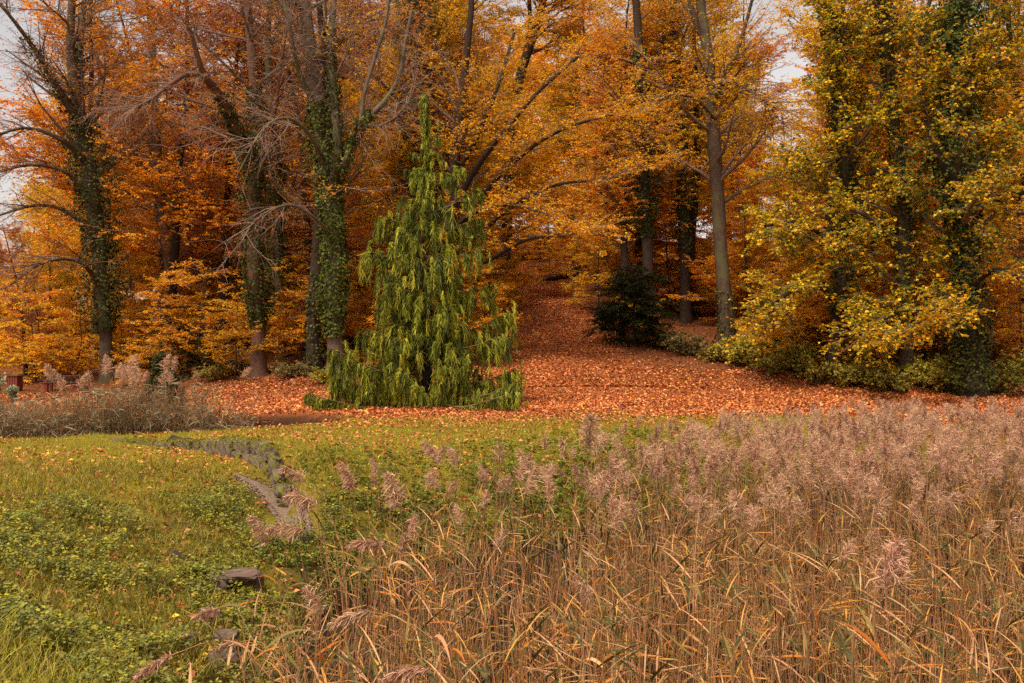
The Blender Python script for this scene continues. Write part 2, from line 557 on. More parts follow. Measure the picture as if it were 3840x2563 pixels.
def make_tree(name, label, seed, trunk, depth=None, base_v=None, top=23.0, limbs=(), n_limb=20, lt=(0.3, 0.98), la=(0.7, 1.2), ll=6.0, lbias=(0, 0, 0.02),
              nb=170, bl=2.4, nt=1300, tl=0.9, tbias=(0, 0, -0.08), per=9, L=0.115, pal=pal_orange, flat=0.75, ivy=(), bark=None, group=None, cat="tree",
              leaf_ratio=0.55, tilt=0.45, twigc=TWIGC, sap=1.0):
    rng = np.random.default_rng(seed)
    bark = bark or M_BARK
    u0, v0, _ = trunk[0]
    if depth is None:
        b = hit(u0, base_v or v0); depth = b[1]
    else:
        x = (u0 - 512) / F * depth
        b = np.array([x, depth, ground_z(x, depth)])
    m = depth / F
    pts, rad = [], []
    for k, (u, v, w) in enumerate(trunk):
        p = px(u, v, depth)
        if k == 0: p = b - UP * 0.25
        p = p + np.array([0, rng.normal(0, 0.12) if k else 0, 0])
        if k and p[2] < b[2] + 0.4: continue
        pts.append(p); rad.append(w * m / 2)
    d = nrm(pts[-1] - pts[-2])
    while pts[-1][2] < top:
        d = nrm(d + np.array([rng.normal(0, 0.1), rng.normal(0, 0.1), 0.25]))
        pts.append(pts[-1] + d * 2.2); rad.append(max(rad[-1] * 0.86, 0.04))
    PR = smooth_path(np.column_stack([np.array(pts) - b, rad]), 40)
    P, R = PR[:, :3], np.maximum(PR[:, 3], 0.02)
    R = R * (1 + 0.55 * np.exp(-np.maximum(P[:, 2] + 0.1, 0) / 0.55))
    root = link(name, None, loc=b)
    tag(root, label, cat, group)
    g = Geo(); tubes(g, P, R, 12, (0.1, 0.08, 0.06), rng, 0.05)
    link("trunk", g.mesh("trunk", bark, True), root)
    LP = []
    for lb in limbs:
        a = np.array([np.append(px(q[0], q[1], depth + (q[3] if len(q) > 3 else 0)) - b, q[2] * m / 2) for q in lb])
        a = smooth_path(a, 16)
        g = Geo(); tubes(g, a[:, :3], np.maximum(a[:, 3], 0.015), 8, (0.1, 0.08, 0.06), rng, 0.04)
        link("limb", g.mesh("limb", bark, True), root)
        LP.append(resample(a[:, :3], 9))
    tw = Geo(); lf = Geo()
    H = P[-1, 2]
    lim, ln = grow(rng, P[None], np.array([1.0]), n_limb, lt[0], lt[1], la[0], la[1], lambda t: ll * (1.15 - 0.75 * t), 9, lbias, 0.10, 0.0)
    rt = np.interp(np.clip((lim[:, 0, 2]) / max(H, 1), 0, 1), np.linspace(0, 1, 40), R) * 0.38
    tubes(tw, lim, rt[:, None] * np.linspace(1, 0.2, 9), 5, np.tile(twigc, (len(lim), 1)) * 0.75)
    allL = lim if not LP else np.concatenate([lim] + [np.array(LP)] * 1)
    lens = np.linalg.norm(np.diff(allL, axis=1), axis=2).sum(1)
    if LP: lens[-len(LP):] *= 1.6
    br, bln = grow(rng, allL, lens, nb, 0.22, 1.0, 0.5, 1.1, bl, 7, np.array(lbias) * 1.5, 0.12, flat)
    tubes(tw, br[:, ::2], (bln * 0.011)[:, None] * np.linspace(1, 0.25, 4), 4, np.tile(twigc, (len(br), 1)) * rng.uniform(0.7, 1.1, (len(br), 1)))
    ts, tln = grow(rng, br, bln, nt, 0.1, 1.0, 0.5, 1.1, tl, 5, tbias, 0.14, flat)
    twig_strips(tw, rng, ts[:, [0, 1, 2, 4]], 0.016 * sap, np.tile(twigc, (len(ts), 1)) * rng.uniform(0.7, 1.2, (len(ts), 1)))
    if per:
        twig_leaves(lf, rng, ts, per, L, pal, tilt, leaf_ratio)
        cr = link("crown", lf.mesh("crown", M_LEAF), root)
        link("twigs", tw.mesh("twigs", M_TWIG), cr)
    else:
        link("twigs", tw.mesh("twigs", M_TWIG), root)
    if ivy:
        g = Geo()
        for iv in ivy:
            which, t0, t1, n, th, pf = iv[:6]
            if which < 0: ivy_on(g, rng, P, R, t0, t1, n, th, pf)
            else:
                q = LP[which]; ivy_on(g, rng, q, np.linspace(0.16, 0.06, len(q)), t0, t1, n, th, pf)
        link("ivy", g.mesh("ivy", M_IVY), root)
    return root


# forest edge, left to right
make_tree("ivy_tree", "dark ivy-wrapped tree leaning over the picnic table, bare boughs against the sky", 11,
          [(108, 372, 13), (106, 340, 12), (101, 290, 13), (97, 240, 15), (92, 190, 16), (85, 140, 15), (77, 100, 12), (70, 50, 9), (72, 0, 7)], depth=52, top=21,
          limbs=[[(84, 130, 9), (62, 95, 7, -1), (35, 50, 5, -2), (5, 10, 3, -3), (-25, -20, 2, -3)], [(78, 100, 8), (80, 50, 7, 1), (85, -10, 5, 2)],
                 [(95, 205, 5), (70, 175, 4, -1), (35, 165, 3, -2), (-5, 172, 2, -3)], [(98, 245, 5), (72, 215, 4, 0), (40, 205, 3, -1), (0, 215, 2, -2), (-20, 222, 1, -2)],
                 [(88, 165, 6), (62, 140, 5, -2), (25, 128, 3, -3), (-15, 140, 2, -4)], [(102, 290, 5), (80, 262, 4, -2), (45, 262, 3, -3), (10, 285, 2, -4)]],
          n_limb=20, lt=(0.42, 0.98), ll=5.5, nb=320, bl=2.4, nt=3800, tl=1.0, per=3, L=0.10, pal=lambda r, n: pick(r, n, [CO, RU, DO, GO], [3, 3, 2, 1.5]), flat=0.6,
          ivy=[(-1, 0.13, 0.62, 5200, 0.75, pal_ivy), (0, 0.0, 0.6, 500, 0.3, pal_ivy), (1, 0.0, 0.6, 500, 0.35, pal_ivy)], bark=M_BARK, twigc=(0.16, 0.10, 0.075))
make_tree("beech_tree", "bare-stemmed beech with pale trunk standing uphill behind the ivy-wrapped leaning tree", 12,
          [(176, 330, 12), (171, 280, 11), (166, 240, 11), (160, 190, 10), (155, 130, 9), (152, 70, 8), (150, 0, 6)], depth=60, top=24,
          n_limb=22, lt=(0.3, 0.98), ll=6.0, nb=200, nt=1700, per=6, L=0.11, pal=lambda r, n: pick(r, n, [CO, RU, OR, GO], [2, 3, 2, 2]), bark=M_BARK)
make_tree("ivy_tree", "ivy-covered tree with a reddish bare foot and a bough curving to the upper left", 13,
          [(258, 362, 14), (257, 320, 13), (256, 280, 13), (254, 220, 14), (255, 170, 13), (256, 120, 11), (252, 60, 9), (246, 0, 7)], depth=47.5, top=21,
          limbs=[[(250, 165, 9), (238, 130, 8, -1), (222, 98, 7, -2), (205, 78, 6, -3), (190, 30, 4, -4)], [(236, 128, 5, -1), (215, 85, 5, -3), (190, 74, 5, -4), (168, 86, 4, -5), (150, 100, 3, -6), (128, 112, 2, -6)],
                 [(258, 150, 5), (275, 110, 4, -2), (282, 60, 3, -3), (290, 0, 2, -3)]],
          n_limb=20, lt=(0.35, 0.98), ll=6.0, lbias=(0, 0, -0.01), nb=300, bl=2.2, nt=3400, tl=1.15, tbias=(0, 0, -0.24), per=2, L=0.09, pal=pal_copper, flat=0.5,
          ivy=[(-1, 0.1, 0.62, 3400, 0.42, pal_ivy), (0, 0.0, 0.55, 700, 0.3, pal_ivy)], bark=noise_mat("reddish_bark", (0.07, 0.032, 0.02), (0.19, 0.095, 0.06), 5, 0.9, 0.8, (4, 4, 0.5)), twigc=(0.22, 0.15, 0.115))
make_tree("ivy_tree", "slimmer ivy-clad trunk just right of the reddish-footed tree", 14,
          [(281, 350, 10), (279, 290, 10), (278, 230, 11), (276, 170, 10), (272, 110, 8), (268, 40, 6)], depth=52, top=20,
          n_limb=14, lt=(0.45, 0.98), ll=4.5, nb=120, nt=900, per=6, L=0.11, pal=pal_orange, ivy=[(-1, 0.1, 0.55, 2200, 0.36, pal_ivy)])
make_tree("beech_tree", "brown slender beech trunk close beside the great ivy beech", 15,
          [(314, 369, 16), (315, 330, 13), (316, 290, 13), (318, 240, 12), (320, 190, 11), (322, 120, 9), (322, 40, 7)], depth=47, top=21,
          n_limb=14, lt=(0.4, 0.98), ll=4.5, nb=140, nt=1000, per=5, L=0.11, pal=lambda r, n: pick(r, n, [YE, GO, OR, RU], [2, 3, 2, 1]), ivy=[(-1, 0.02, 0.3, 500, 0.1, pal_ivy)], bark=M_BARKD)
make_tree("ivy_beech", "great grey beech with bright green ivy, forking high beside the cypress", 16,
          [(337, 375, 17), (335, 340, 15), (333, 300, 16), (333, 250, 18), (331, 205, 19), (325, 160, 17), (318, 110, 15), (311, 60, 14), (304, 0, 12)], depth=45.5, top=23,
          limbs=[[(333, 190, 12), (338, 150, 10, -1), (334, 100, 9, -1), (330, 50, 8, -1), (334, 0, 6, 0), (338, -60, 4, 0)],
                 [(336, 185, 8), (346, 160, 7, -1), (354, 138, 7, -1), (361, 122, 7, -2), (374, 112, 6, -2), (388, 97, 5, -2), (400, 75, 4, -2), (404, 50, 4, -2), (412, 10, 3, -2)],
                 [(361, 123, 5, -2), (364, 95, 4, -2), (374, 60, 4, -2), (386, 20, 3, -2), (392, -30, 2, -2)],
                 [(362, 126, 4, -2), (378, 126, 3, -2), (392, 120, 3, -3), (402, 110, 2, -3), (412, 96, 2, -3)],
                 [(318, 110, 7), (300, 75, 5, -1), (290, 30, 4, -2), (280, -20, 3, -2)],
                 [(333, 235, 4), (310, 215, 3, -2), (290, 205, 3, -3), (262, 215, 2, -4), (240, 240, 1.5, -4)],
                 [(326, 165, 4), (306, 130, 4, -2), (285, 118, 3, -3), (262, 130, 2, -4), (240, 170, 1.5, -5)]],
          n_limb=18, lt=(0.45, 0.98), ll=6.0, nb=300, bl=2.0, nt=3000, tl=1.1, tbias=(0, 0, -0.2), per=1, L=0.09, pal=pal_copper, flat=0.45,
          ivy=[(-1, 0.10, 0.56, 5200, 0.30, pal_ivyl), (0, 0.0, 0.7, 1200, 0.22, pal_ivy), (1, 0.0, 0.5, 700, 0.14, pal_ivyl)], bark=M_BARKG, twigc=(0.24, 0.165, 0.125))
make_tree("ivy_tree", "tall dark ivy-shrouded tree rising directly behind the cypress tip", 17,
          [(430, 350, 20), (427, 280, 19), (424, 200, 18), (420, 120, 17), (419, 60, 17), (414, 0, 16)], depth=53, top=25,
          n_limb=26, lt=(0.3, 0.98), ll=5.5, nb=260, bl=2.2, nt=2200, tl=0.95, tbias=(0, 0, -0.12), per=5, L=0.115, pal=lambda r, n: pick(r, n, [DO, RU, OR, CO], [3, 2, 2, 2]), flat=0.5,
          ivy=[(-1, 0.1, 0.8, 6500, 0.7, pal_ivy)], bark=M_BARKD, twigc=(0.17, 0.11, 0.085))
make_tree("beech_tree", "spreading golden beech with boughs fanning right above the leaf-covered path", 18,
          [(452, 360, 16), (450, 300, 15), (448, 250, 14), (452, 200, 12), (456, 150, 10), (462, 90, 8), (470, 20, 6)], depth=50, top=20,
          limbs=[[(450, 240, 8), (478, 200, 7, -1), (510, 165, 5, -2), (550, 135, 4, -3), (590, 120, 3, -3), (625, 112, 2, -3)],
                 [(450, 215, 8), (475, 170, 6, -1), (505, 130, 5, -2), (540, 90, 4, -2), (580, 55, 3, -2)],
                 [(450, 255, 7), (480, 232, 6, -1), (515, 205, 4, -2), (555, 185, 3, -3), (600, 180, 2, -3), (640, 172, 1.5, -3)],
                 [(450, 270, 6), (485, 262, 5, -1), (525, 240, 4, -3), (560, 236, 3, -4), (600, 228, 2, -4)],
                 [(454, 180, 6), (480, 130, 5, -1), (500, 80, 4, -1), (515, 30, 3, 0)],
                 [(450, 235, 5), (470, 215, 4, -2), (500, 205, 3, -3), (540, 212, 2, -4), (570, 230, 1.5, -4)]],
          n_limb=16, lt=(0.35, 0.98), ll=5.0, la=(0.6, 1.1), nb=330, bl=2.2, nt=3200, tl=0.9, tbias=(0, 0, -0.04), per=10, L=0.12, pal=lambda r, n: pick(r, n, [YE, GO, OR, YG, DO], [3, 4, 2, 0.8, 0.8]), flat=0.8, bark=M_BARKD)
make_tree("leaning_tree", "dark forked trunk leaning right at the top, high above the path", 19,
          [(505, 250, 10), (508, 190, 10), (512, 130, 10), (520, 78, 10), (530, 45, 9), (540, 15, 8), (548, -20, 7)], depth=72, top=27,
          limbs=[[(524, 60, 6), (530, 25, 5), (528, -15, 4)]], n_limb=16, lt=(0.5, 0.98), ll=6, nb=180, nt=1500, per=8, L=0.14, pal=pal_orange, bark=M_BARKD)
make_tree("ivy_tree", "narrow dark ivy trunk left of the tall ridged beech, above the yew", 20,
          [(650, 300, 11), (647, 240, 11), (645, 190, 11), (643, 130, 10), (640, 60, 9), (636, 0, 8)], depth=58, top=26,
          n_limb=22, lt=(0.25, 0.98), ll=4.6, nb=230, nt=2000, per=8, L=0.125, pal=pal_gold, ivy=[(-1, 0.15, 0.6, 2600, 0.42, pal_ivy)], bark=M_BARKD)
make_tree("ivy_tree", "dark ivy trunk halfway between the narrow one and the tall ridged beech", 21,
          [(686, 300, 10), (684, 240, 10), (682, 180, 10), (680, 120, 9), (676, 60, 9), (673, 0, 8)], depth=60, top=26,
          limbs=[[(681, 130, 5), (668, 80, 4), (664, 30, 4), (667, -20, 3)]],
          n_limb=22, lt=(0.25, 0.98), ll=4.6, nb=230, nt=2000, per=8, L=0.125, pal=pal_gold, ivy=[(-1, 0.12, 0.6, 2400, 0.36, pal_ivy)], bark=M_BARKD)
make_tree("beech_tree", "tall ridged brown beech right of the path with a bare lower trunk", 22,
          [(727, 338, 17), (725, 310, 15), (721, 260, 13), (718, 210, 13), (715, 160, 13), (712, 110, 12), (708, 60, 11), (703, 20, 10), (700, -20, 9)], depth=51.5, top=24,
          limbs=[[(714, 105, 6), (722, 80, 6, -1), (734, 58, 5, -1), (744, 30, 4, -1), (752, 0, 3, -1)], [(714, 95, 4), (728, 82, 4, -1), (748, 90, 3, -2), (764, 102, 2, -2), (782, 112, 1.5, -2)],
                 [(707, 48, 6), (698, 28, 5, 0), (690, 5, 4, 0), (684, -25, 3, 0)], [(716, 120, 4), (696, 100, 3, -1), (672, 95, 2.5, -2), (650, 104, 2, -2)]],
          n_limb=18, lt=(0.3, 0.98), ll=5.0, nb=260, nt=2000, per=7, L=0.115, pal=pal_gold, bark=M_BARK, ivy=[(-1, 0.02, 0.14, 260, 0.08, pal_ivy)])
maple = dict(L=0.145, leaf_ratio=0.85, tilt=0.6, flat=0.55, pal=pal_green)
make_tree("maple_tree", "green-gold maple with a dark ivy stem, leftmost of the three on the right", 23,
          [(832, 364, 15), (836, 335, 13), (840, 300, 13), (843, 240, 13), (845, 180, 13), (838, 110, 12), (832, 50, 11), (828, 0, 10)], depth=46, top=20,
          limbs=[[(842, 250, 6), (815, 230, 5, -1), (790, 222, 4, -2), (765, 226, 3, -3)], [(840, 300, 6), (815, 285, 5, -2), (790, 292, 4, -3), (770, 310, 3, -3)], [(840, 310, 5), (865, 300, 4, -2), (880, 320, 3, -3)],
                 [(845, 190, 6), (880, 170, 5, -2), (905, 180, 4, -3)]],
          n_limb=30, lt=(0.22, 0.98), la=(0.8, 1.4), ll=4.2, nb=330, bl=1.6, nt=2900, tl=0.7, per=9, ivy=[(-1, 0.2, 0.85, 3000, 0.36, pal_ivy)], bark=M_BARKD, **maple)
make_tree("maple_tree", "green-gold maple with a pale scarred foot, middle of the three on the right", 24,
          [(909, 375, 14), (907, 335, 13), (904, 290, 12), (903, 230, 12), (900, 170, 11), (893, 110, 10), (888, 50, 9), (885, 0, 8)], depth=44.5, top=20,
          limbs=[[(903, 255, 6), (885, 235, 5, -1), (865, 215, 5, -2), (850, 210, 3, -2)], [(905, 300, 5), (930, 290, 4, -2), (955, 300, 3, -3)], [(906, 310, 5), (880, 320, 4, -3), (860, 335, 3, -4)],
                 [(902, 200, 5), (925, 165, 4, -1), (945, 150, 3, -1)]],
          n_limb=32, lt=(0.2, 0.98), la=(0.8, 1.4), ll=3.8, nb=330, bl=1.6, nt=2900, tl=0.7, per=9, ivy=[(-1, 0.16, 0.8, 2000, 0.25, pal_ivy)], bark=M_BARK, **maple)
make_tree("maple_tree", "biggest right-hand tree, thick ivy-grown trunk with dark evergreen masses aloft", 25,
          [(974, 392, 24), (972, 360, 22), (970, 310, 20), (966, 260, 19), (958, 210, 18), (952, 150, 18), (950, 100, 17), (956, 40, 16), (962, 0, 15)], depth=42, top=21,
          limbs=[[(955, 190, 7), (940, 160, 6, -1), (925, 110, 5, -1), (918, 60, 5, -1), (930, 0, 4, -1)], [(968, 290, 6), (995, 270, 5, -2), (1025, 280, 4, -3)], [(968, 300, 5), (940, 310, 4, -3), (915, 325, 3, -4)],
                 [(951, 130, 6), (985, 95, 5, 0), (1005, 50, 4, 0)]],
          n_limb=30, lt=(0.22, 0.98), la=(0.8, 1.4), ll=4.0, nb=320, bl=1.6, nt=2800, tl=0.7, per=9,
          ivy=[(-1, 0.03, 0.42, 3500, 0.45, pal_ivy), (-1, 0.38, 0.8, 6500, 1.25, lambda r, n: pick(r, n, [(0.04, 0.052, 0.009), (0.07, 0.085, 0.012), (0.12, 0.125, 0.016)], [2, 3, 1]))], bark=M_BARKD, **maple)


# ------------------------------------------------------------------ hillside wood: shared kinds
def tree_kind(seed, H, r, n_limb, ll, nb, bl, nt, tl, per, L, pal, lt=(0.25, 0.98), la=(0.8, 1.3), flat=0.75, lean=0.05, tb=-0.06, ratio=0.55, bark=None, taper=0.15, lb=0.02, tilt=0.45):
    rng = np.random.default_rng(seed)
    K = 14
    d = np.array([rng.normal(0, lean), rng.normal(0, lean), 1.0])
    P = np.zeros((K, 3)); P[0] = (0, 0, -0.3)
    for k in range(1, K):
        d = nrm(d + np.append(rng.normal(0, lean, 2), 0.12)); P[k] = P[k - 1] + d * H / (K - 1)
    R = r * (np.linspace(1, taper, K) + 0.4 * np.exp(-np.arange(K) * 1.6))
    gt = Geo(); tubes(gt, P, R, 8, (0.1, 0.08, 0.06), rng, 0.05)
    tw = Geo(); lf = Geo()
    lim, ln = grow(rng, P[None], np.array([1.0]), n_limb, lt[0], lt[1], la[0], la[1], lambda t: ll * (1.15 - 0.75 * t), 7, (0, 0, lb), 0.1, 0.0)
    tubes(tw, lim, (ln * 0.012)[:, None] * np.linspace(1, 0.2, 7), 4, np.tile(TWIGC, (len(lim), 1)) * 0.7)
    if nb:
        br, bln = grow(rng, lim, ln, nb, 0.15, 1.0, 0.5, 1.1, bl, 6, (0, 0, 0.0), 0.12, flat)
        tubes(tw, br[:, [0, 2, 5]], (bln * 0.010)[:, None] * np.linspace(1, 0.25, 3), 3, np.tile(TWIGC, (len(br), 1)) * 0.8)
    else:
        br, bln = lim, ln
    ts, tln = grow(rng, br, bln, nt, 0.1, 1.0, 0.5, 1.1, tl, 4, (0, 0, tb), 0.12, flat)
    twig_strips(tw, rng, ts[:, [0, 2, 3]], 0.013, np.tile(TWIGC, (len(ts), 1)))
    twig_leaves(lf, rng, ts, per, L, pal, tilt, ratio)
    return dict(trunk=gt.mesh("trunk", bark or M_BARKD, True), crown=lf.mesh("crown", M_LEAF), twigs=tw.mesh("twigs", M_TWIG))


def place(kind, name, loc, rz, s, label, cat, group=None, tint=(1, 1, 1)):
    root = link(name, None, loc=loc)
    root.rotation_euler = (0, 0, rz); root.scale = (s, s, s)
    tag(root, label, cat, group)
    link("trunk", kind['trunk'], root)
    c = link("crown", kind['crown'], root); c.color = (*tint, 1)
    link("twigs", kind['twigs'], c)
    return root


rng = np.random.default_rng(77)
beech_kinds = [tree_kind(100 + i, 22, 0.30, 44, 4.6, 420, 1.9, 3000, 0.9, 14, 0.135, [pal_orange, pal_gold, pal_orange, pal_gold, pal_copper][i], lt=(0.16, 0.99), tilt=0.6) for i in range(5)]
# (u, distance, kind, scale)
HILL_TREES = []
for row, (d0, step) in enumerate([(57, 4.6), (65, 5.0), (74, 5.4), (84, 6.0), (95, 6.6)]):
    x = -52 - row * 6
    while x < 46 + row * 6:
        xx = x + rng.uniform(-1.6, 1.6); yy = d0 + rng.uniform(-3.2, 3.2)
        x += step
        u = 512 + F * xx / yy
        if u < -60 or u > 1090: continue
        if path_mask(xx, yy) > 0.05 or seg_dist(np.array(xx), np.array(yy), PATH_LINE) < 3.4: continue
        s = rng.uniform(0.85, 1.15)
        if 735 < u < 825: s *= 0.50 if yy > 60 else 0.36
        if u < 62: s *= 0.45
        if 905 < u < 940: s *= 0.7
        HILL_TREES.append((u, xx, yy, s))
HILL_TREES.sort()
ANCH = [(20, "the picnic table"), (108, "the leaning ivy tree"), (176, "the pale bare-stemmed beech"), (258, "the reddish-footed tree"), (325, "the great ivy beech"), (425, "the cypress"), (490, "the golden boughs left of the path"),
        (550, "the top of the path"), (605, "the path's right edge"), (645, "the yew"), (685, "the narrow ivy trunks"), (727, "the ridged beech"), (785, "the sky gap"), (840, "the first maple"), (907, "the middle maple"), (970, "the biggest ivy tree"), (1020, "the right edge")]


def anchor(u):
    return min(ANCH, key=lambda q: abs(q[0] - u))[1]


for i, (u, xx, yy, s) in enumerate(HILL_TREES):
    k = rng.choice(5, p=[0.22, 0.36, 0.14, 0.28, 0.0] if u > 400 else [0.18, 0.2, 0.12, 0.12, 0.38])
    t = rng.uniform(0.78, 1.15)
    row = "low on the slope" if yy < 63 else ("partway up the slope" if yy < 80 else "high on the hill")
    place(beech_kinds[k], "hillside_beech", (xx, yy, float(ground_z(xx, yy))), rng.uniform(0, 6.28), s,
          "%s beech %s behind %s" % (["orange", "golden", "orange", "golden", "copper"][k], row, anchor(u)), "tree", "beeches of the hillside wood", (t, t * rng.uniform(0.82, 1.32), t))

sap_kinds = [tree_kind(200 + i, [5.5, 4.5, 6.5, 3.6, 5.0, 3.0][i], 0.05, [22, 20, 26, 16, 22, 16][i], [2.2, 2.1, 2.5, 1.6, 2.1, 1.5][i], 90, 1.0, 700, 0.5, 9, 0.125,
                       [pal_gold, pal_yellow, pal_orange, pal_gold, pal_orange, pal_yellow][i], lt=(0.12, 0.98), la=(1.1, 1.6), flat=0.92, lean=0.07, tb=-0.03, taper=0.2, lb=0.0, tilt=0.38) for i in range(6)]
SAPS = []
tries = 0
while len(SAPS) < 280 and tries < 9000:
    tries += 1
    u = rng.uniform(-40, 1060); dd_ = 46 + 46 * rng.random() ** 1.4
    xx = (u - 512) / F * dd_
    toe_ = np.interp(xx, [-60, -30, -18, -11, -4, 4, 14, 26, 60], [62, 55, 47, 42.5, 41, 40.5, 42, 41.5, 44])
    if dd_ < toe_ + (2.2 if u < 330 else 3.5): continue
    if path_mask(np.array(xx), np.array(dd_)) > 0.02: continue
    if 655 < u < 770 and dd_ < 58: continue
    if 580 < u < 665 and dd_ < 53: continue
    if any((a - xx) ** 2 + (b - dd_) ** 2 < 1.3 for _, a, b in SAPS): continue
    SAPS.append((u, xx, dd_))
for q in range(16):
    yy = rng.uniform(88, 100); u = 470 + q * 8.5 + rng.uniform(-4, 4)
    SAPS.append((u, (u - 512) / F * yy, yy))
for u, xx, yy in SAPS:
    k = rng.choice(6, p=[0.25, 0.2, 0.15, 0.15, 0.1, 0.15] if u < 340 else [0.25, 0.12, 0.25, 0.13, 0.2, 0.05])
    t = rng.uniform(0.8, 1.1)
    row = "at the wood edge" if yy < 53 else ("on the lower slope" if yy < 62 else ("partway up the slope" if yy < 75 else "high on the hill"))
    hue = ["golden", "yellow", "orange", "golden", "orange", "yellow"][k]
    place(sap_kinds[k], "beech_sapling", (xx, yy, float(ground_z(xx, yy))), rng.uniform(0, 6.28), rng.uniform(0.75, 1.25),
          "%s %s beech sapling %s by %s" % (["tall", "mid-sized", "tall", "small", "mid-sized", "small"][k], hue, row, anchor(u)), "sapling", "beech saplings in the undergrowth", (t, t * rng.uniform(0.85, 1.08), t))


# ------------------------------------------------------------------ far wood and scattered stuff: instances on points
def instancer(name, pts, rots, scales, idx, sources, kind="stuff", label=None, cat=None):
    col = bpy.data.collections.new(name + "_sources")
    for i, me_ in enumerate(sources):
        o = bpy.data.objects.new("%s_source_%02d" % (name, i), me_)
        col.objects.link(o)
    me = bpy.data.meshes.new(name)
    n = len(pts)
    me.vertices.add(n); me.vertices.foreach_set("co", np.asarray(pts, np.float32).ravel())
    for an, ty, dat, prop in (("rot", 'FLOAT_VECTOR', rots, "vector"), ("scl", 'FLOAT', scales, "value"), ("kid", 'INT', idx, "value")):
        a = me.attributes.new(an, ty, 'POINT')
        a.data.foreach_set(prop, np.asarray(dat, np.int32 if ty == 'INT' else np.float32).ravel())
    ng = bpy.data.node_groups.new(name, 'GeometryNodeTree')
    ng.interface.new_socket("Geometry", in_out='INPUT', socket_type='NodeSocketGeometry')
    ng.interface.new_socket("Geometry", in_out='OUTPUT', socket_type='NodeSocketGeometry')
    N, Lk = ng.nodes, ng.links
    gi = N.new('NodeGroupInput'); go = N.new('NodeGroupOutput')
    ci = N.new('GeometryNodeCollectionInfo'); ci.inputs['Collection'].default_value = col
    ci.inputs['Separate Children'].default_value = True; ci.inputs['Reset Children'].default_value = True
    ip = N.new('GeometryNodeInstanceOnPoints'); ip.inputs['Pick Instance'].default_value = True
    def na(nm, ty):
        a = N.new('GeometryNodeInputNamedAttribute'); a.data_type = ty; a.inputs[0].default_value = nm
        return a.outputs[0]
    m2p = N.new('GeometryNodeMeshToPoints')
    Lk.new(gi.outputs[0], m2p.inputs[0])
    Lk.new(m2p.outputs[0], ip.inputs['Points'])
    Lk.new(ci.outputs[0], ip.inputs['Instance'])
    Lk.new(na("kid", 'INT'), ip.inputs['Instance Index'])
    Lk.new(na("rot", 'FLOAT_VECTOR'), ip.inputs['Rotation'])
    Lk.new(na("scl", 'FLOAT'), ip.inputs['Scale'])
    Lk.new(ip.outputs[0], go.inputs[0])
    o = link(name, me)
    md = o.modifiers.new("scatter", 'NODES'); md.node_group = ng
    tag(o, label, cat, kind=kind)
    return o


def joined(name, *geos):
    """several (Geo, material) in one mesh"""
    g = Geo(); mi = []
    for k, (q, m) in enumerate(geos):
        g.add(np.concatenate(q.v), np.concatenate(q.f), np.concatenate(q.c)); mi.append(np.full(sum(len(a) for a in q.f), k, np.int32))
    me = g.mesh(name, geos[0][1])
    for q, m in geos[1:]: me.materials.append(m)
    me.polygons.foreach_set("material_index", np.concatenate(mi))
    return me


pts, sc_, kk = [], [], []
for row in range(6):
    d0 = 104 + row * 9
    x = -70 - row * 6
    while x < 75 + row * 6:
        xx = x + rng.uniform(-2.5, 2.5); yy = d0 + rng.uniform(-4, 4); x += 6.2
        u = 512 + F * xx / yy
        s = rng.uniform(0.85, 1.2)
        if 735 < u < 825: s *= 0.40
        if 575 < u < 650: s *= 0.75
        if u < 66: s *= 0.45
        pts.append((xx, yy, float(ground_z(xx, yy)))); sc_.append(s); kk.append(rng.integers(0, 3))
far_src = []
for i in range(3):
    a = tree_kind(300 + i, 22, 0.28, 40, 4.8, 300, 2.1, 1500, 1.0, 11, 0.25, [pal_orange, pal_gold, pal_orange][i], lt=(0.12, 0.99))
    me_ = a['crown']
    far_src.append(me_)
    bpy.data.meshes.remove(a['trunk']); bpy.data.meshes.remove(a['twigs'])
instancer("far_wood", pts, np.column_stack([np.zeros((len(pts), 2)), rng.uniform(0, 6.28, len(pts))]), sc_, kk, far_src, label="orange autumn wood covering the top of the hill", cat="wood")


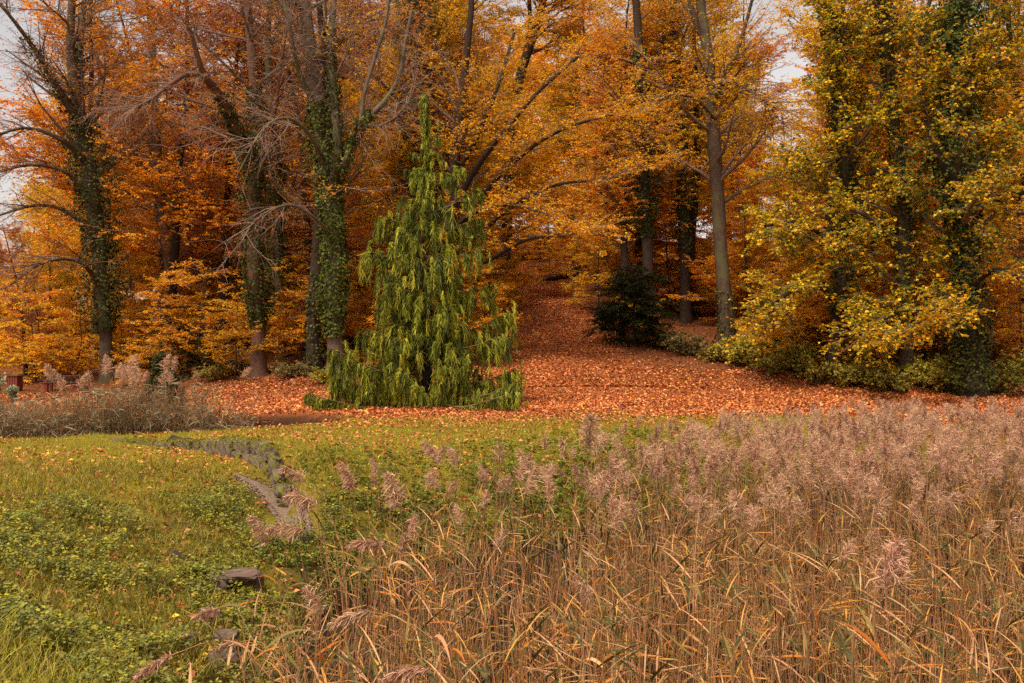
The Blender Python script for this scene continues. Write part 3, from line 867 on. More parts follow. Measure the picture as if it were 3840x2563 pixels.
# ------------------------------------------------------------------ weeping cypress
def cypress():
    rng = np.random.default_rng(42)
    b = hit(424, 405)
    d = b[1]; m = d / F
    root = link("weeping_cypress", None, loc=b)
    tag(root, "tall green weeping cypress with curtains of hanging sprays on the lawn edge", "tree")
    zt = EYE - (91 - 341.5) * m - b[2]
    K = 20
    h = np.linspace(-0.2, zt - 0.25, K)
    P = np.column_stack([0.12 * np.sin(h * 0.8), 0.1 * np.cos(h * 0.7), h])
    R = np.linspace(0.24, 0.012, K)
    g = Geo(); tubes(g, P, R, 9, (0.08, 0.05, 0.03), rng, 0.06)
    link("trunk", g.mesh("trunk", M_BARKD, True), root)
    # profile: height fraction -> reach in metres (picture pixels over the axis)
    pv = np.array([91, 110, 130, 150, 170, 190, 215, 240, 270, 300, 330, 350, 370, 390, 408])
    pr = np.array([2, 4, 6, 8, 13, 20, 32, 39, 44, 46, 54, 64, 76, 86, 82])
    hz = lambda v: EYE - (v - 341.5) * m - b[2]
    reach = lambda z: np.interp(z, hz(pv)[::-1], (pr * m)[::-1])
    br, tipsup = [], []
    def branch(az, ztip, rr, rise, sag=0.1):
        t = np.linspace(0, 1, 10)
        r = rr * t
        z0 = max(ztip - rise * rr, 0.12)
        z = z0 + (ztip - z0) * t ** 1.3 - sag * rr * np.sin(np.pi * t) - 0.10 * np.maximum(t - 0.86, 0) / 0.14 * min(rr, 1.2)
        a = az + 0.12 * np.sin(t * 3 + rng.uniform(0, 6))
        c = np.array([np.interp(z0, h, P[:, 0]), np.interp(z0, h, P[:, 1])])
        br.append(np.column_stack([c[0] + np.cos(a) * r, c[1] + np.sin(a) * r, z]))
    # branches seen at the outline: (u, v) of the tip
    for (u, v, yo, rise) in [(462, 166, -0.2, 0.35), (476, 188, -0.4, 0.4), (481, 214, 0.2, 0.2), (484, 245, -0.4, 0.15), (487, 283, 0.3, 0.1), (506, 310, 0.2, 0.22), (496, 333, -0.6, 0.1), (516, 366, -0.2, 0.1), (521, 376, -0.8, 0.05),
                          (404, 168, 0.0, 0.1), (381, 214, 0.1, 0.1), (371, 249, -0.2, 0.1), (386, 268, -0.5, 0.1), (379, 297, 0.2, 0.15), (392, 282, -1.0, 0.2), (357, 327, 0.2, 0.2), (372, 326, -0.8, 0.2), (338, 354, -0.3, 0.15), (352, 345, -1.2, 0.2),
                          (310, 391, -0.2, 0.0), (322, 396, -0.5, 0.0), (335, 390, -1.0, 0.0), (344, 372, -0.7, 0.1), (505, 385, -1.2, 0.05), (512, 392, -0.5, 0.0), (412, 152, 0.2, 0.1), (440, 133, 0, 0.1), (436, 152, -0.3, 0.1), (446, 172, -0.4, 0.2)]:
        p = px(u, v, d) - b
        rr = math.hypot(p[0], yo * abs(p[0]))
        branch(math.atan2(yo * abs(p[0]), p[0]), p[2], rr, rise, 0.12)
    n = 190
    for i in range(n):
        f = (i + rng.uniform(0, 1)) / n
        z = zt * (1 - f ** 0.62) * 0.985 + 0.25
        if z > zt - 0.5: continue
        rr = reach(z) * rng.uniform(0.45, 0.98)
        branch(i * 2.39996 + rng.normal(0, 0.3), z, max(rr, 0.12), rng.uniform(0.0, 0.35), rng.uniform(0.05, 0.2))
    B = np.array(br)
    ln = np.linalg.norm(np.diff(B, axis=1), axis=2).sum(1)
    # secondary sprays that stand up and nod over
    sub, sl = grow(rng, B, ln, 900, 0.25, 1.0, 0.4, 1.0, lambda t: 0.55, 6, (0, 0, -0.10), 0.10, 0.5)
    up, ul = grow(rng, B, ln, 260, 0.35, 1.0, 0.7, 1.3, lambda t: 0.75, 8, (0, 0, 0.0), 0.06, 0.1)
    # bend the upright ones: rise, then nod
    t = np.linspace(0, 1, 8)
    az = rng.uniform(0, 6.28, len(up))
    hgt = rng.uniform(0.35, 0.85, len(up)) * np.clip(reach(np.clip(up[:, 0, 2], 0, zt)) / 1.2, 0.35, 1)
    for k in range(8):
        tt = t[k]
        up[:, k, 2] = up[:, 0, 2] + hgt * (np.sin(tt * 2.2) * 0.9)
        up[:, k, :2] = up[:, 0, :2] + np.column_stack([np.cos(az), np.sin(az)]) * (hgt * 0.5 * tt ** 1.6)[:, None]
    wood = Geo()
    tubes(wood, B, (ln * 0.011 + 0.006)[:, None] * np.linspace(1, 0.25, 10), 5, np.tile((0.14, 0.09, 0.05), (len(B), 1)))
    bo = link("branches", wood.mesh("branches", M_TWIG, True), root); bo["kind"] = "stuff"
    # hanging tassels: bundles of strands that start together and hang to a point
    g = Geo()
    def tassels(Pp, lens, n, t0, L0, L1, per, lig, spread=0.10):
        par = rng.choice(len(Pp), n, p=lens / lens.sum())
        K_ = Pp.shape[1]
        tt = t0 + (1 - t0) * rng.uniform(0, 1, n) ** 0.75
        x = tt * (K_ - 1.001); i = np.floor(x).astype(int); fr = (x - i)[:, None]
        pos = Pp[par, i] * (1 - fr) + Pp[par, i + 1] * fr
        tan = nrm(Pp[par, i + 1] - Pp[par, i])
        size = np.clip(reach(np.clip(pos[:, 2], 0, zt)) / 1.0, 0.34, 1.0)
        L = rng.uniform(L0, L1, n) * size
        L = np.minimum(L, np.maximum(pos[:, 2] - 0.03, 0.12))
        tone = pick(rng, n, [(0.29, 0.295, 0.022), (0.18, 0.195, 0.016), (0.08, 0.095, 0.011), (0.40, 0.37, 0.026)], lig, 0.2)  # tone weights paint nodding arches as lit, hanging and inner sprays as shaded
        # each tassel is a hanging frond: an axis that nods over and falls, with short branchlets along it
        K2 = 6
        A = np.empty((n, K2, 3)); A[:, 0] = pos
        dd = nrm(tan * 0.9 + UP * rng.uniform(-0.1, 0.5, (n, 1)) + rng.normal(0, 0.3, (n, 3)))
        for k in range(1, K2):
            dd = nrm(dd - UP * [0, 0.5, 1.2, 2.0, 2.5, 3][k] + rng.normal(0, 0.10, (n, 3)))
            A[:, k] = A[:, k - 1] + dd * (L * [0, 0.12, 0.16, 0.22, 0.25, 0.25][k])[:, None]
        q = np.repeat(np.arange(n), per); N_ = n * per
        ta = rng.uniform(0, 0.97, N_)
        x = ta * (K2 - 1.001); i = np.floor(x).astype(int); fr = (x - i)[:, None]
        o0 = A[q, i] * (1 - fr) + A[q, i + 1] * fr
        ax = nrm(A[q, i + 1] - A[q, i])
        Lq = (0.10 + 0.26 * L[q]) * rng.uniform(0.5, 1.35, N_) * np.interp(ta, [0, 0.25, 0.7, 1], [0.7, 1.0, 0.9, 0.6])
        Q = np.empty((N_, 2, 3)); Q[:, 0] = o0 + rng.normal(0, 0.015, (N_, 3))
        dd = nrm(ax * 0.8 - UP * 0.45 + rng.normal(0, 0.36, (N_, 3)) * np.array([1, 1, 0.4]))
        Q[:, 1] = Q[:, 0] + dd * (Lq * 0.95)[:, None]
        S = nrm(np.column_stack([rng.normal(0, 1, (N_, 2)), rng.normal(0, 0.3, N_)]))[:, None, :]
        W = rng.uniform(0.022, 0.05, N_)[:, None] * np.array([1.0, 0.25])
        c0 = tone[q] * rng.uniform(0.65, 1.3, (N_, 1))
        ribbons(g, Q, W, S, c0)
    lw = ln.copy(); lw[:28] *= 2.6; lw[19:23] *= 2.2
    tassels(B, lw, 1700, 0.34, 0.45, 1.25, 40, [2, 4, 4, 0.4], 0.10)
    tassels(sub, sl, 520, 0.3, 0.4, 0.9, 36, [4, 4, 2, 1], 0.08)
    tassels(up, ul, 620, 0.4, 0.35, 0.85, 36, [4, 2.5, 1, 2.5], 0.07)
    top = np.array([[P[-4] + (P[-1] - P[-4]) * w_ for w_ in np.linspace(0, 1.12, 6)]])
    tassels(top, np.array([1.0]), 30, 0.0, 0.8, 1.4, 30, [3, 4, 2, 1], 0.10)
    mid = P[None, 9:]
    tassels(mid, np.array([1.0]), 130, 0.0, 0.7, 1.5, 36, [2, 4, 3, 0.6], 0.13)
    link("foliage", g.mesh("foliage", M_CYP), root)


cypress()


# ------------------------------------------------------------------ dark evergreens
def evergreen(name, label, loc, H, W, seed, col, n=9000, cat="shrub", base=0.1, shape=0.8, L=0.2):
    rng = np.random.default_rng(seed)
    root = link(name, None, loc=loc); tag(root, label, cat)
    t = Geo()
    P = np.column_stack([np.zeros(8), np.zeros(8), np.linspace(-0.2, H * 0.95, 8)]) + rng.normal(0, 0.02, (8, 3))
    tubes(t, P, np.linspace(0.035 * H ** 0.6, 0.01, 8), 6, (0.05, 0.03, 0.02), rng, 0.05)
    link("trunk", t.mesh("trunk", M_BARKD, True), root)
    nbr = 120
    f = rng.uniform(base, 0.97, nbr)
    rr = W / 2 * np.clip((1 - f) ** shape * 1.15, 0.06, 1) * np.clip(f / 0.18 + 0.35, 0, 1) * rng.uniform(0.6, 1.12, nbr)
    az = rng.uniform(0, 6.28, nbr)
    tt = np.linspace(0, 1, 6)
    z = f[:, None] * H + (0.18 * np.sin(tt * 2.4) - 0.10 * tt)[None, :] * rr[:, None]
    B = np.stack([np.cos(az)[:, None] * rr[:, None] * tt, np.sin(az)[:, None] * rr[:, None] * tt, z], -1)
    w = Geo(); tubes(w, B, (rr * 0.012 + 0.004)[:, None] * np.linspace(1, 0.3, 6), 4, np.tile((0.05, 0.03, 0.02), (nbr, 1)))
    s, sl = grow(rng, B, rr + 0.1, 900, 0.2, 1, 0.4, 1.0, lambda q: 0.16 * W, 4, (0, 0, 0.02), 0.12, 0.7)
    g = Geo(); twig_leaves(g, rng, np.concatenate([s]), max(1, n // 900), L, lambda r, k: pick(r, k, col), 0.6, 0.22, 0.0)
    c = link("crown", g.mesh("crown", M_IVY), root)
    link("branches", w.mesh("branches", M_TWIG), c)
    return root


YEW = [(0.012, 0.014, 0.004), (0.022, 0.024, 0.005), (0.042, 0.042, 0.008)]
p = hit(634, 346); evergreen("yew_bush", "big dark rounded yew at the right edge of the leaf path", p, 4.3, 4.4, 1, YEW, 27000, shape=0.42, base=0.02)
p = hit(162, 412); evergreen("young_conifer", "small dark conifer standing among the ditch reeds", ((163 - 512) / F * 33.2, 33.2, float(ground_z((163 - 512) / F * 33.2, 33.2))), 2.1, 1.5, 2, [(0.03, 0.034, 0.007), (0.055, 0.056, 0.010)], 5400, "conifer")
p = hit(200, 374); evergreen("yew_bush", "low dark green evergreen behind the ditch, left of the reddish-footed tree", p, 2.3, 4.2, 3, [(0.035, 0.036, 0.008), (0.065, 0.062, 0.011)], 5400, shape=0.5)
p = hit(166, 372); evergreen("yew_bush", "low dark evergreen behind the reeds, directly beyond the small conifer", p, 2.0, 3.0, 4, [(0.035, 0.036, 0.008), (0.065, 0.062, 0.011)], 4500, shape=0.5)


# ------------------------------------------------------------------ reeds
TAN = (0.52, 0.255, 0.115); STR = (0.70, 0.41, 0.23); RGR = (0.085, 0.095, 0.022); ROL = (0.21, 0.165, 0.04); ROR = (0.60, 0.20, 0.02); RYE = (0.58, 0.29, 0.055); PLU = (0.56, 0.32, 0.19); PLD = (0.30, 0.15, 0.08)


def blade(g, rng, base, d, L, W, col, sag, K=5):
    """one reed leaf: a tapering, sagging strip with a slight twist"""
    d = nrm(np.asarray(d, float))
    P = np.empty((K, 3)); P[0] = base
    q = d.copy()
    for k in range(1, K):
        q = nrm(q - UP * sag * (0.4 + k / K)); P[k] = P[k - 1] + q * L / (K - 1)
    s = nrm(np.cross(d, UP) + rng.normal(0, 0.35, 3))
    W_ = W * np.interp(np.linspace(0, 1, K), [0, 0.25, 0.6, 1], [0.5, 1.0, 0.85, 0.03])
    c1 = np.asarray(col); tip = c1 * 0.6 + np.array(ROR) * 0.4 if rng.random() < 0.4 else c1
    cc = c1[None, :] * (1 - np.linspace(0, 1, K)[:, None] ** 2) + tip[None, :] * np.linspace(0, 1, K)[:, None] ** 2
    ribbons(g, P[None], W_[None], s[None, None, :], cc[None])


def plume(g, rng, base, d, L, nst, dark=0.0, fluff=1.0, lean=None):
    """feathery flower head on the axis from base along d, its strands blown to one side"""
    d = nrm(np.asarray(d, float))
    lean = nrm(np.append(rng.normal(0, 1, 2), -0.3)) if lean is None else nrm(np.asarray(lean, float))
    K = 7
    A = np.empty((K, 3)); A[0] = base; q = d.copy()
    for k in range(1, K):
        q = nrm(q + lean * 0.10 - UP * 0.03); A[k] = A[k - 1] + q * L / (K - 1)
    n = nst
    t = rng.uniform(0.0, 1.0, n) ** 0.9
    x = t * (K - 1.001); i = np.floor(x).astype(int); fr = (x - i)[:, None]
    pos = A[i] * (1 - fr) + A[i + 1] * fr
    tan = nrm(A[i + 1] - A[i])
    rad = nrm(rng.normal(0, 1, (n, 3)) + lean * 0.5)
    sl = L * 0.42 * fluff * np.interp(t, [0, 0.2, 0.55, 1], [0.7, 1.0, 0.85, 0.45]) * rng.uniform(0.6, 1.2, n)
    Kk = 4
    Q = np.empty((n, Kk, 3)); Q[:, 0] = pos
    dd = nrm(tan * 0.85 + rad * 0.65)
    for k in range(1, Kk):
        dd = nrm(dd + lean * 0.16 - UP * 0.15 + rng.normal(0, 0.34, (n, 3)))
        Q[:, k] = Q[:, k - 1] + dd * (sl / (Kk - 1))[:, None]
    S = nrm(rng.normal(0, 1, (n, 3)))[:, None, :]
    W = rng.uniform(0.003, 0.008, n)[:, None] * np.array([0.5, 1.0, 1.1, 0.5]) * (L / 0.3)
    c = pick(rng, n, [PLU, PLD, (0.72, 0.46, 0.30)], [4, 1 + 4 * dark, 2 - 1.5 * dark], 0.2)
    ribbons(g, Q, W, S, c)
    return A


def leafcol(rng, green):
    w = np.array([2.8, 1.4, 2.0 + 2.5 * green, 1.4 + 2 * green, 2.6, 2.0, 2.4])
    k = rng.choice(7, p=w / w.sum())
    return np.array([TAN, (0.66, 0.38, 0.18), RGR, ROL, ROR, RYE, (0.17, 0.075, 0.03)][k]) * rng.uniform(0.7, 1.15)  # last tone: dead brown leaves, standing in for shade inside the bed


def reed_kind(seed, H, has_plume, nleaf, lean, green, dark=0.0, wl=1.0, grey=0.0):
    rng = np.random.default_rng(seed)
    g = Geo()
    az = rng.uniform(0, 6.28)
    K = 6
    t = np.linspace(0, 1, K)
    off = lean * H * t ** 1.7
    P = np.column_stack([np.cos(az) * off, np.sin(az) * off, H * t * (1 - 0.12 * lean * t)])
    P[1:] += rng.normal(0, 0.012, (K - 1, 3))
    sc_ = leafcol(rng, 0) if rng.random() < 0.15 else np.array(STR if rng.random() < 0.5 else TAN) * rng.uniform(0.45, 1.2)
    tubes(g, P, np.linspace(0.0060, 0.0034, K)[None], 3, sc_)
    side = rng.uniform(0, 6.28)
    for k in range(nleaf):
        tt = rng.uniform(0.22, 0.97)
        x = tt * (K - 1.001); i = int(x); fr = x - i
        b = P[i] * (1 - fr) + P[i + 1] * fr
        a = side + (k % 2) * np.pi + rng.normal(0, 0.6)
        el = rng.uniform(-0.15, 1.15)
        d = np.array([np.cos(a) * np.cos(el), np.sin(a) * np.cos(el), np.sin(el)])
        blade(g, rng, b, d, rng.uniform(0.25, 0.55), rng.uniform(0.013, 0.026) * wl, leafcol(rng, green) * (1 - grey) + np.array((0.24, 0.20, 0.13)) * rng.uniform(0.5, 1.5) * grey, rng.uniform(0.0, 0.16) if rng.random() < 0.75 else 0.3)
    if has_plume:
        plume(g, rng, P[-1], P[-1] - P[-2], rng.uniform(0.28, 0.44), 220, dark, 1.1, lean=np.array([-0.75, 0.1, -0.25]) + rng.normal(0, 0.3, 3))
    return g.mesh("reed", M_REED)


reed_src = [reed_kind(500 + i, [2.2, 2.3, 2.1, 2.35, 1.5, 1.3, 2.3, 2.15, 2.4, 2.0][i], False, [5, 6, 4, 7, 8, 7, 0, 1, 0, 2][i], [0.03, 0.07, 0.12, 0.05, 0.15, 0.2, 0.02, 0.08, 0.03, 0.45][i], [0.1, 0.8, 0, 1.4, 0.8, 0.3, 0, 0.2, 0, 0][i], wl=1.15) for i in range(10)] \
    + [reed_kind(540 + i, 2.35 + 0.06 * (i % 4), True, [4, 5, 3, 5, 4, 3][i], [0.05, 0.12, 0.08, 0.16, 0.04, 0.1][i], 0.2, [0, 0.2, 0, 0.8, 0.3, 0][i]) for i in range(6)] \
    + [reed_kind(560 + i, [1.9, 2.1, 1.6, 1.3][i], False, [9, 10, 9, 8][i], 0.25, [2.5, 1.5, 3.0, 1.0][i], wl=1.6) for i in range(4)]

rng = np.random.default_rng(9)
P_, R_, S_, I_ = [], [], [], []
# bands of the bed: (distance from, to, stems per square metre, share with plumes)
for y0, y1, dens, pl in ((4.9, 8.5, 38, 0.003), (8.5, 12, 36, 0.008), (12, 16, 34, 0.05), (16, 21, 23, 0.36), (21, 33, 13, 0.6)):
    xw = 0.60 * y1 + 1.5
    n = int((y1 - y0) * 2 * xw * dens)
    x = rng.uniform(-xw, xw, n); y = rng.uniform(y0, y1, n)
    inn = inside(x, y, BASIN) & (seg_dist(x, y, BASIN, True) > 0.0)
    edge = seg_dist(x, y, BASIN, True)
    # thinner towards the left and back shore, with gaps
    keep = inn & (rng.random(n) < np.clip(0.45 + edge / 1.2, 0, 1)) & (fbm(x * 1.0 + 31, y + 7, 0.8) > 0.30)
    sparse = (x < 0.2 + (y - 13) * 0.42) & (y > 13.2)
    keep &= ~sparse | (rng.random(n) < 0.30)
    x, y, edge = x[keep], y[keep], edge[keep]; n = len(x)
    isp = rng.random(n) < pl * np.where((x < -0.2) & (y > 10), 0.8, 1)
    z = ground_z(x, y) - 0.05
    s = rng.uniform(0.82, 1.08, n) * np.where(isp, 1.0, 0.95)
    lean_l = 0.30 * np.exp(-edge / 0.8) * (x < 0.5)
    tail = np.where(rng.random(n) < 0.12, 3.4, 1.0)
    rx = rng.normal(0, 0.085, n) * tail; ry = rng.normal(-0.03, 0.095, n) * tail - lean_l
    P_.append(np.column_stack([x, y, z])); S_.append(s)
    R_.append(np.column_stack([rx, ry, rng.uniform(0, 6.28, n)]))
    isp &= edge > 0.25
    I_.append(np.where((edge < 0.55) & (x < 0.5) & (y < 13) & (rng.random(n) < 0.8), rng.integers(16, 20, n), np.where(isp, rng.integers(10, 16, n), rng.choice(10, n, p=[0.15, 0.14, 0.12, 0.11, 0.06, 0.06, 0.14, 0.08, 0.09, 0.05]))))
instancer("reed_bed", np.concatenate(P_), np.concatenate(R_), np.concatenate(S_), np.concatenate(I_), reed_src, label="dense bed of dry tan reeds with pinkish plumes filling the pond basin", cat="reeds")

# reeds in the ditch behind the lawn
ditch_src = [reed_kind(580 + i, 2.1, False, [9, 10, 8, 5][i], [0.1, 0.2, 0.3, 0.05][i], [2.0, 4.0, 1.5, 1.0][i], wl=1.4, grey=0.6) for i in range(4)] + [reed_kind(590 + i, 2.35, True, 5, 0.08 + 0.06 * i, 0.5, wl=1.4, grey=0.5) for i in range(2)]
n = 4600
x = rng.uniform(-22, -7.9, n); yc = np.interp(x, DITCH[:, 0], DITCH[:, 1])
y = yc + rng.uniform(-1.7, 1.3, n)
k = (rng.random(n) < np.interp(x, [-21, -13, -10.0, -9.3, -8.4], [1, 1, 0.9, 0.25, 0.05])) & (fbm(x + 5, y, 0.9) > 0.25)
x, y = x[k], y[k]; n = len(x)
isp = (rng.random(n) < 0.022) & (x > -12.8)
instancer("ditch_reeds", np.column_stack([x, y, ground_z(x, y) - 0.05]), np.column_stack([rng.normal(0, 0.12, n), rng.normal(0, 0.16, n), rng.uniform(0, 6.28, n)]),
          np.where(isp, rng.uniform(1.1, 1.35, n), rng.uniform(0.8, 1.32, n)) * np.interp(x, [-14, -12], [0.90, 1.0]), np.where(isp, rng.integers(4, 6, n), rng.integers(0, 4, n)), ditch_src,
          label="grey-green dried reeds filling the ditch behind the lawn", cat="reeds")


def single_reed(label, tip, dist, root_uv_x, L=0.3, dark=0.3, nleaf=5, head=None, bend=0.0, seed=0, fluff=1.0, green=0.5, wl=1.3):
    """a reed that can be picked out: plume base at a point of the picture, rooted root_uv_x metres to the side"""
    rng = np.random.default_rng(seed + 900)
    T = px(tip[0], tip[1], dist)
    bx = T[0] + root_uv_x; by = dist + rng.uniform(-0.25, 0.25)
    b = np.array([bx, by, float(ground_z(bx, by)) - 0.05])
    t = np.linspace(0, 1, 12)[:, None]
    ctrl = b + (T - b) * np.array([0.25, 0.5, 0.78]) + UP * bend
    P = (1 - t) ** 2 * b + 2 * t * (1 - t) * ctrl + t ** 2 * T - b
    root = link("reed", None, loc=b); tag(root, label, "reed", "reeds standing out from the bed")
    g = Geo(); tubes(g, P, np.linspace(0.005, 0.0026, 12)[None], 5, np.array(TAN) * rng.uniform(0.8, 1.1))
    link("stem", g.mesh("stem", M_REED, True), root)
    side = rng.uniform(0, 6.28)
    for k in range(nleaf):
        x = rng.uniform(4, 9.9); i = int(x); fr = x - i
        q = P[i] * (1 - fr) + P[i + 1] * fr
        a = side + (k % 2) * np.pi + rng.normal(0, 0.5); el = rng.uniform(0.1, 0.9)
        g = Geo(); blade(g, rng, q, (np.cos(a) * np.cos(el), np.sin(a) * np.cos(el) * 0.6, np.sin(el)), rng.uniform(0.3, 0.55), rng.uniform(0.018, 0.026) * wl, leafcol(rng, green), rng.uniform(0.08, 0.4), 7)
        link("leaf", g.mesh("leaf", M_REED), root)
    g = Geo()
    dirn = P[-1] - P[-2] if head is None else np.array(head)
    plume(g, rng, P[-1], dirn, L, 420, dark, fluff, None if head is None else np.array([np.sign(head[0]) * 0.3, 0, -0.8]))
    link("plume", g.mesh("plume", M_REED), root)


for i, a in enumerate([
    ("pale fluffy upright plume on a green-leaved reed, low at the right", (885, 590), 7.2, 0.03, 0.36, 0.0, 5, (0.05, 0, 1), 0.0, 1.25),
    ("long arching reed bent flat to the left, dark plume hanging over the bank", (172, 655), 6.9, 1.5, 0.3, 0.9, 5, (-1, 0, -0.25), 1.1, 0.8),
    ("reed with a large drooping plume, its straight stem slanting down to the right", (372, 612), 7.4, 1.3, 0.32, 0.5, 4, (-1, 0, 0.1), 0.5, 0.9),
    ("reed with a dark brush plume lying level over the stone slab on the bank", (222, 608), 8.4, 0.9, 0.26, 0.9, 5, (-1, 0, 0.05), 0.8, 0.7),
    ("short dark-plumed reed lying over the stones by the bank", (240, 642), 8.0, 0.7, 0.24, 0.9, 3, (-1, 0, 0.1), 0.7, 0.7),
    ("full pinkish plume rising over the green slope, biggest left of centre", (400, 508), 11.5, 0.1, 0.42, 0.15, 3, (-0.1, 0, 1), 0.0, 1.1),
    ("tapered pale plume standing alone left of the biggest one", (353, 490), 12.5, 0.1, 0.36, 0.15, 2, (-0.15, 0, 1), 0.0, 1.0),
    ("nodding plume on a long thin bare stem above the lawn", (438, 458), 14.5, 0.05, 0.32, 0.1, 0, (-0.3, 0, 0.7), 0.0, 1.1),
    ("brownish plume leaning left, hanging low over the tangled leaves", (385, 545), 9.3, 0.7, 0.34, 0.8, 4, (-1, 0, 0.45), 0.5, 0.9),
    ("pinkish upright plume at the gravel strip, on a bent stem", (268, 545), 11.0, 0.25, 0.36, 0.3, 3, (-0.25, 0, 1), 0.0, 1.0),
    ("heavy plume leaning left over the gravel strip, upper of two", (318, 505), 12.5, 0.6, 0.42, 0.4, 4, (-0.75, 0, 0.7), 0.3, 1.2),
    ("heavy plume leaning left over the gravel strip, lower of two", (305, 530), 11.0, 0.7, 0.40, 0.5, 4, (-0.9, 0, 0.45), 0.4, 1.2),
    ("plume beside the mossy wall end, pointing up and left", (305, 482), 15.5, 0.4, 0.42, 0.3, 3, (-0.6, 0, 0.9), 0.2, 1.1),
    ("dark plume hanging at the very bottom, below the slanting stem", (430, 668), 6.6, 0.7, 0.34, 0.6, 3, (-1, 0, 0.15), 0.4, 0.9),
    ("small loose plume low in the middle of the reeds", (592, 600), 8.2, 0.2, 0.2, 0.2, 2, (-0.3, 0, 0.8), 0.0, 1.0),
    ("tallest pale plume against the lawn, left of the main plume bank", (590, 452), 15.0, 0.1, 0.55, 0.1, 3, (0.0, 0, 1), 0.0, 1.2),
]):
    single_reed(*a[:9], seed=i, fluff=a[9])

# ------------------------------------------------------------------ fallen leaves
rng = np.random.default_rng(21)


def litter(name, x, y, L, pal, w, label, lift=0.02, tilt=0.5):
    n = len(x)
    z = ground_z(x, y) + rng.uniform(0.0, lift, n)
    g = Geo()
    d = nrm(np.column_stack([rng.normal(0, 1, (n, 2)), rng.normal(0, 0.25, n)]))
    nn = UP + rng.normal(0, tilt, (n, 3))
    damp = 0.62 + 0.62 * fbm(x + 13, y * 1.4 + 3, 2.6)[:, None]
    leaves(g, np.column_stack([x, y, z]), d, nn, L * rng.uniform(0.5, 1.4, n), np.clip(pick(rng, n, pal, w, 0.3) * damp, 0, 0.95), 0.6, rng.choice([0.22, -0.2]))
    tag(link(name, g.mesh(name, M_LITTER)), label, "leaves", kind="stuff")


LP_ = [(0.74, 0.27, 0.085), (0.62, 0.185, 0.045), (0.84, 0.39, 0.14), (0.40, 0.11, 0.028), (0.88, 0.46, 0.07), (0.20, 0.06, 0.026)]
LW_ = [4, 4, 2.0, 2.6, 0.7, 2.0]
n = 90000
y = rng.uniform(30, 47, n); x = (rng.uniform(-60, 1090, n) - 512) / F * y
k = (rng.random(n) > lawn_mask(x, y) * 0.93) & (seg_dist(x, y, DITCH) > 2.25)
x1, y1 = x[k], y[k]
n = 26000
i = rng.integers(0, len(PATH_LINE), n); y = PATH_LINE[i, 1] + rng.normal(0, 1.6, n); y = np.clip(y, 43, 90)
x = np.interp(y, PATH_LINE[:, 1], PATH_LINE[:, 0]) + rng.normal(0, 1, n) * np.interp(y, [40, 45, 50, 60, 80], [4.5, 3.2, 2.4, 2.0, 1.6])
litter("leaf_carpet", np.concatenate([x1, x]), np.concatenate([y1, y]), 0.125, LP_, LW_, "thick rust-orange carpet of fallen leaves on the path and clearing")
n = 26000
y = 43 + 32 * rng.random(n) ** 1.2; x = (rng.uniform(-60, 1090, n) - 512) / F * y
litter("forest_leaf_litter", x, y, 0.14, [(0.45, 0.15, 0.03), (0.34, 0.09, 0.025), (0.6, 0.26, 0.04), (0.2, 0.06, 0.02)], [3, 3, 1.4, 2], "brown and gold leaf litter under the hillside trees")
n = 95000
y = rng.uniform(7, 34, n); x = (rng.uniform(-60, 760, n) - 512) / F * y
k = (~inside(x, y, BASIN)) & (seg_dist(x, y, DITCH) > 1.2) & (rng.random(n) < np.where(y > 20, 0.40 + 0.6 * sstep(27, 33, y), 0.22)) & (fbm(x, y, 1.6) > 0.34)
litter("scattered_leaves", x[k][:15000], y[k][:15000], 0.092, [(0.62, 0.19, 0.075), (0.5, 0.10, 0.03), (0.74, 0.3, 0.13), (0.3, 0.08, 0.03), (0.85, 0.45, 0.05)], [4, 3, 2, 3, 0.8], "brown and orange leaves lying scattered over the grass", 0.05)


# ------------------------------------------------------------------ grass and low plants
def grass(name, x, y, H, W, pal, w, label, lean=0.35, flat=False):
    n = len(x)
    z = ground_z(x, y) - 0.01
    P = np.empty((n, 3, 3)); P[:, 0] = np.column_stack([x, y, z])
    d = nrm(np.column_stack([rng.normal(0, lean, (n, 2)), np.ones(n)]))
    h = H * rng.uniform(0.5, 1.3, n)
    P[:, 1] = P[:, 0] + d * (h * 0.55)[:, None]
    d2 = nrm(d + np.column_stack([rng.normal(0, lean, (n, 2)), rng.uniform(-0.5, 0.1, n)]))
    P[:, 2] = P[:, 1] + d2 * (h * 0.5)[:, None]
    S = nrm(np.column_stack([rng.normal(0, 1, n), rng.normal(0, 0.5, n), np.zeros(n)]))[:, None, :]
    Wd = W * rng.uniform(0.7, 1.3, n)[:, None] * np.array([1.0, 0.8, 0.1])
    if flat:
        P = P[:, [0, 2]]; Wd = Wd[:, [0, 2]]
    g = Geo(); ribbons(g, P, Wd, S, pick(rng, n, pal, w, 0.25))
    tag(link(name, g.mesh(name, M_GRASS)), label, "grass", kind="stuff")


GC = smooth_path(np.array([hit(238, 478)[:2], hit(255, 486)[:2], hit(270, 497)[:2], hit(283, 510)[:2], hit(293, 524)[:2], hit(302, 545)[:2]]), 24)


def in_slope(x, y):
    return (seg_dist(x, y, GC[::4]) > 0.5) & (~inside(x, y, BASIN)) & (x < 0.5) & (y < 22.5)


GP = [(0.40, 0.33, 0.018), (0.26, 0.23, 0.014), (0.52, 0.41, 0.024), (0.48, 0.30, 0.05), (0.14, 0.13, 0.012)]
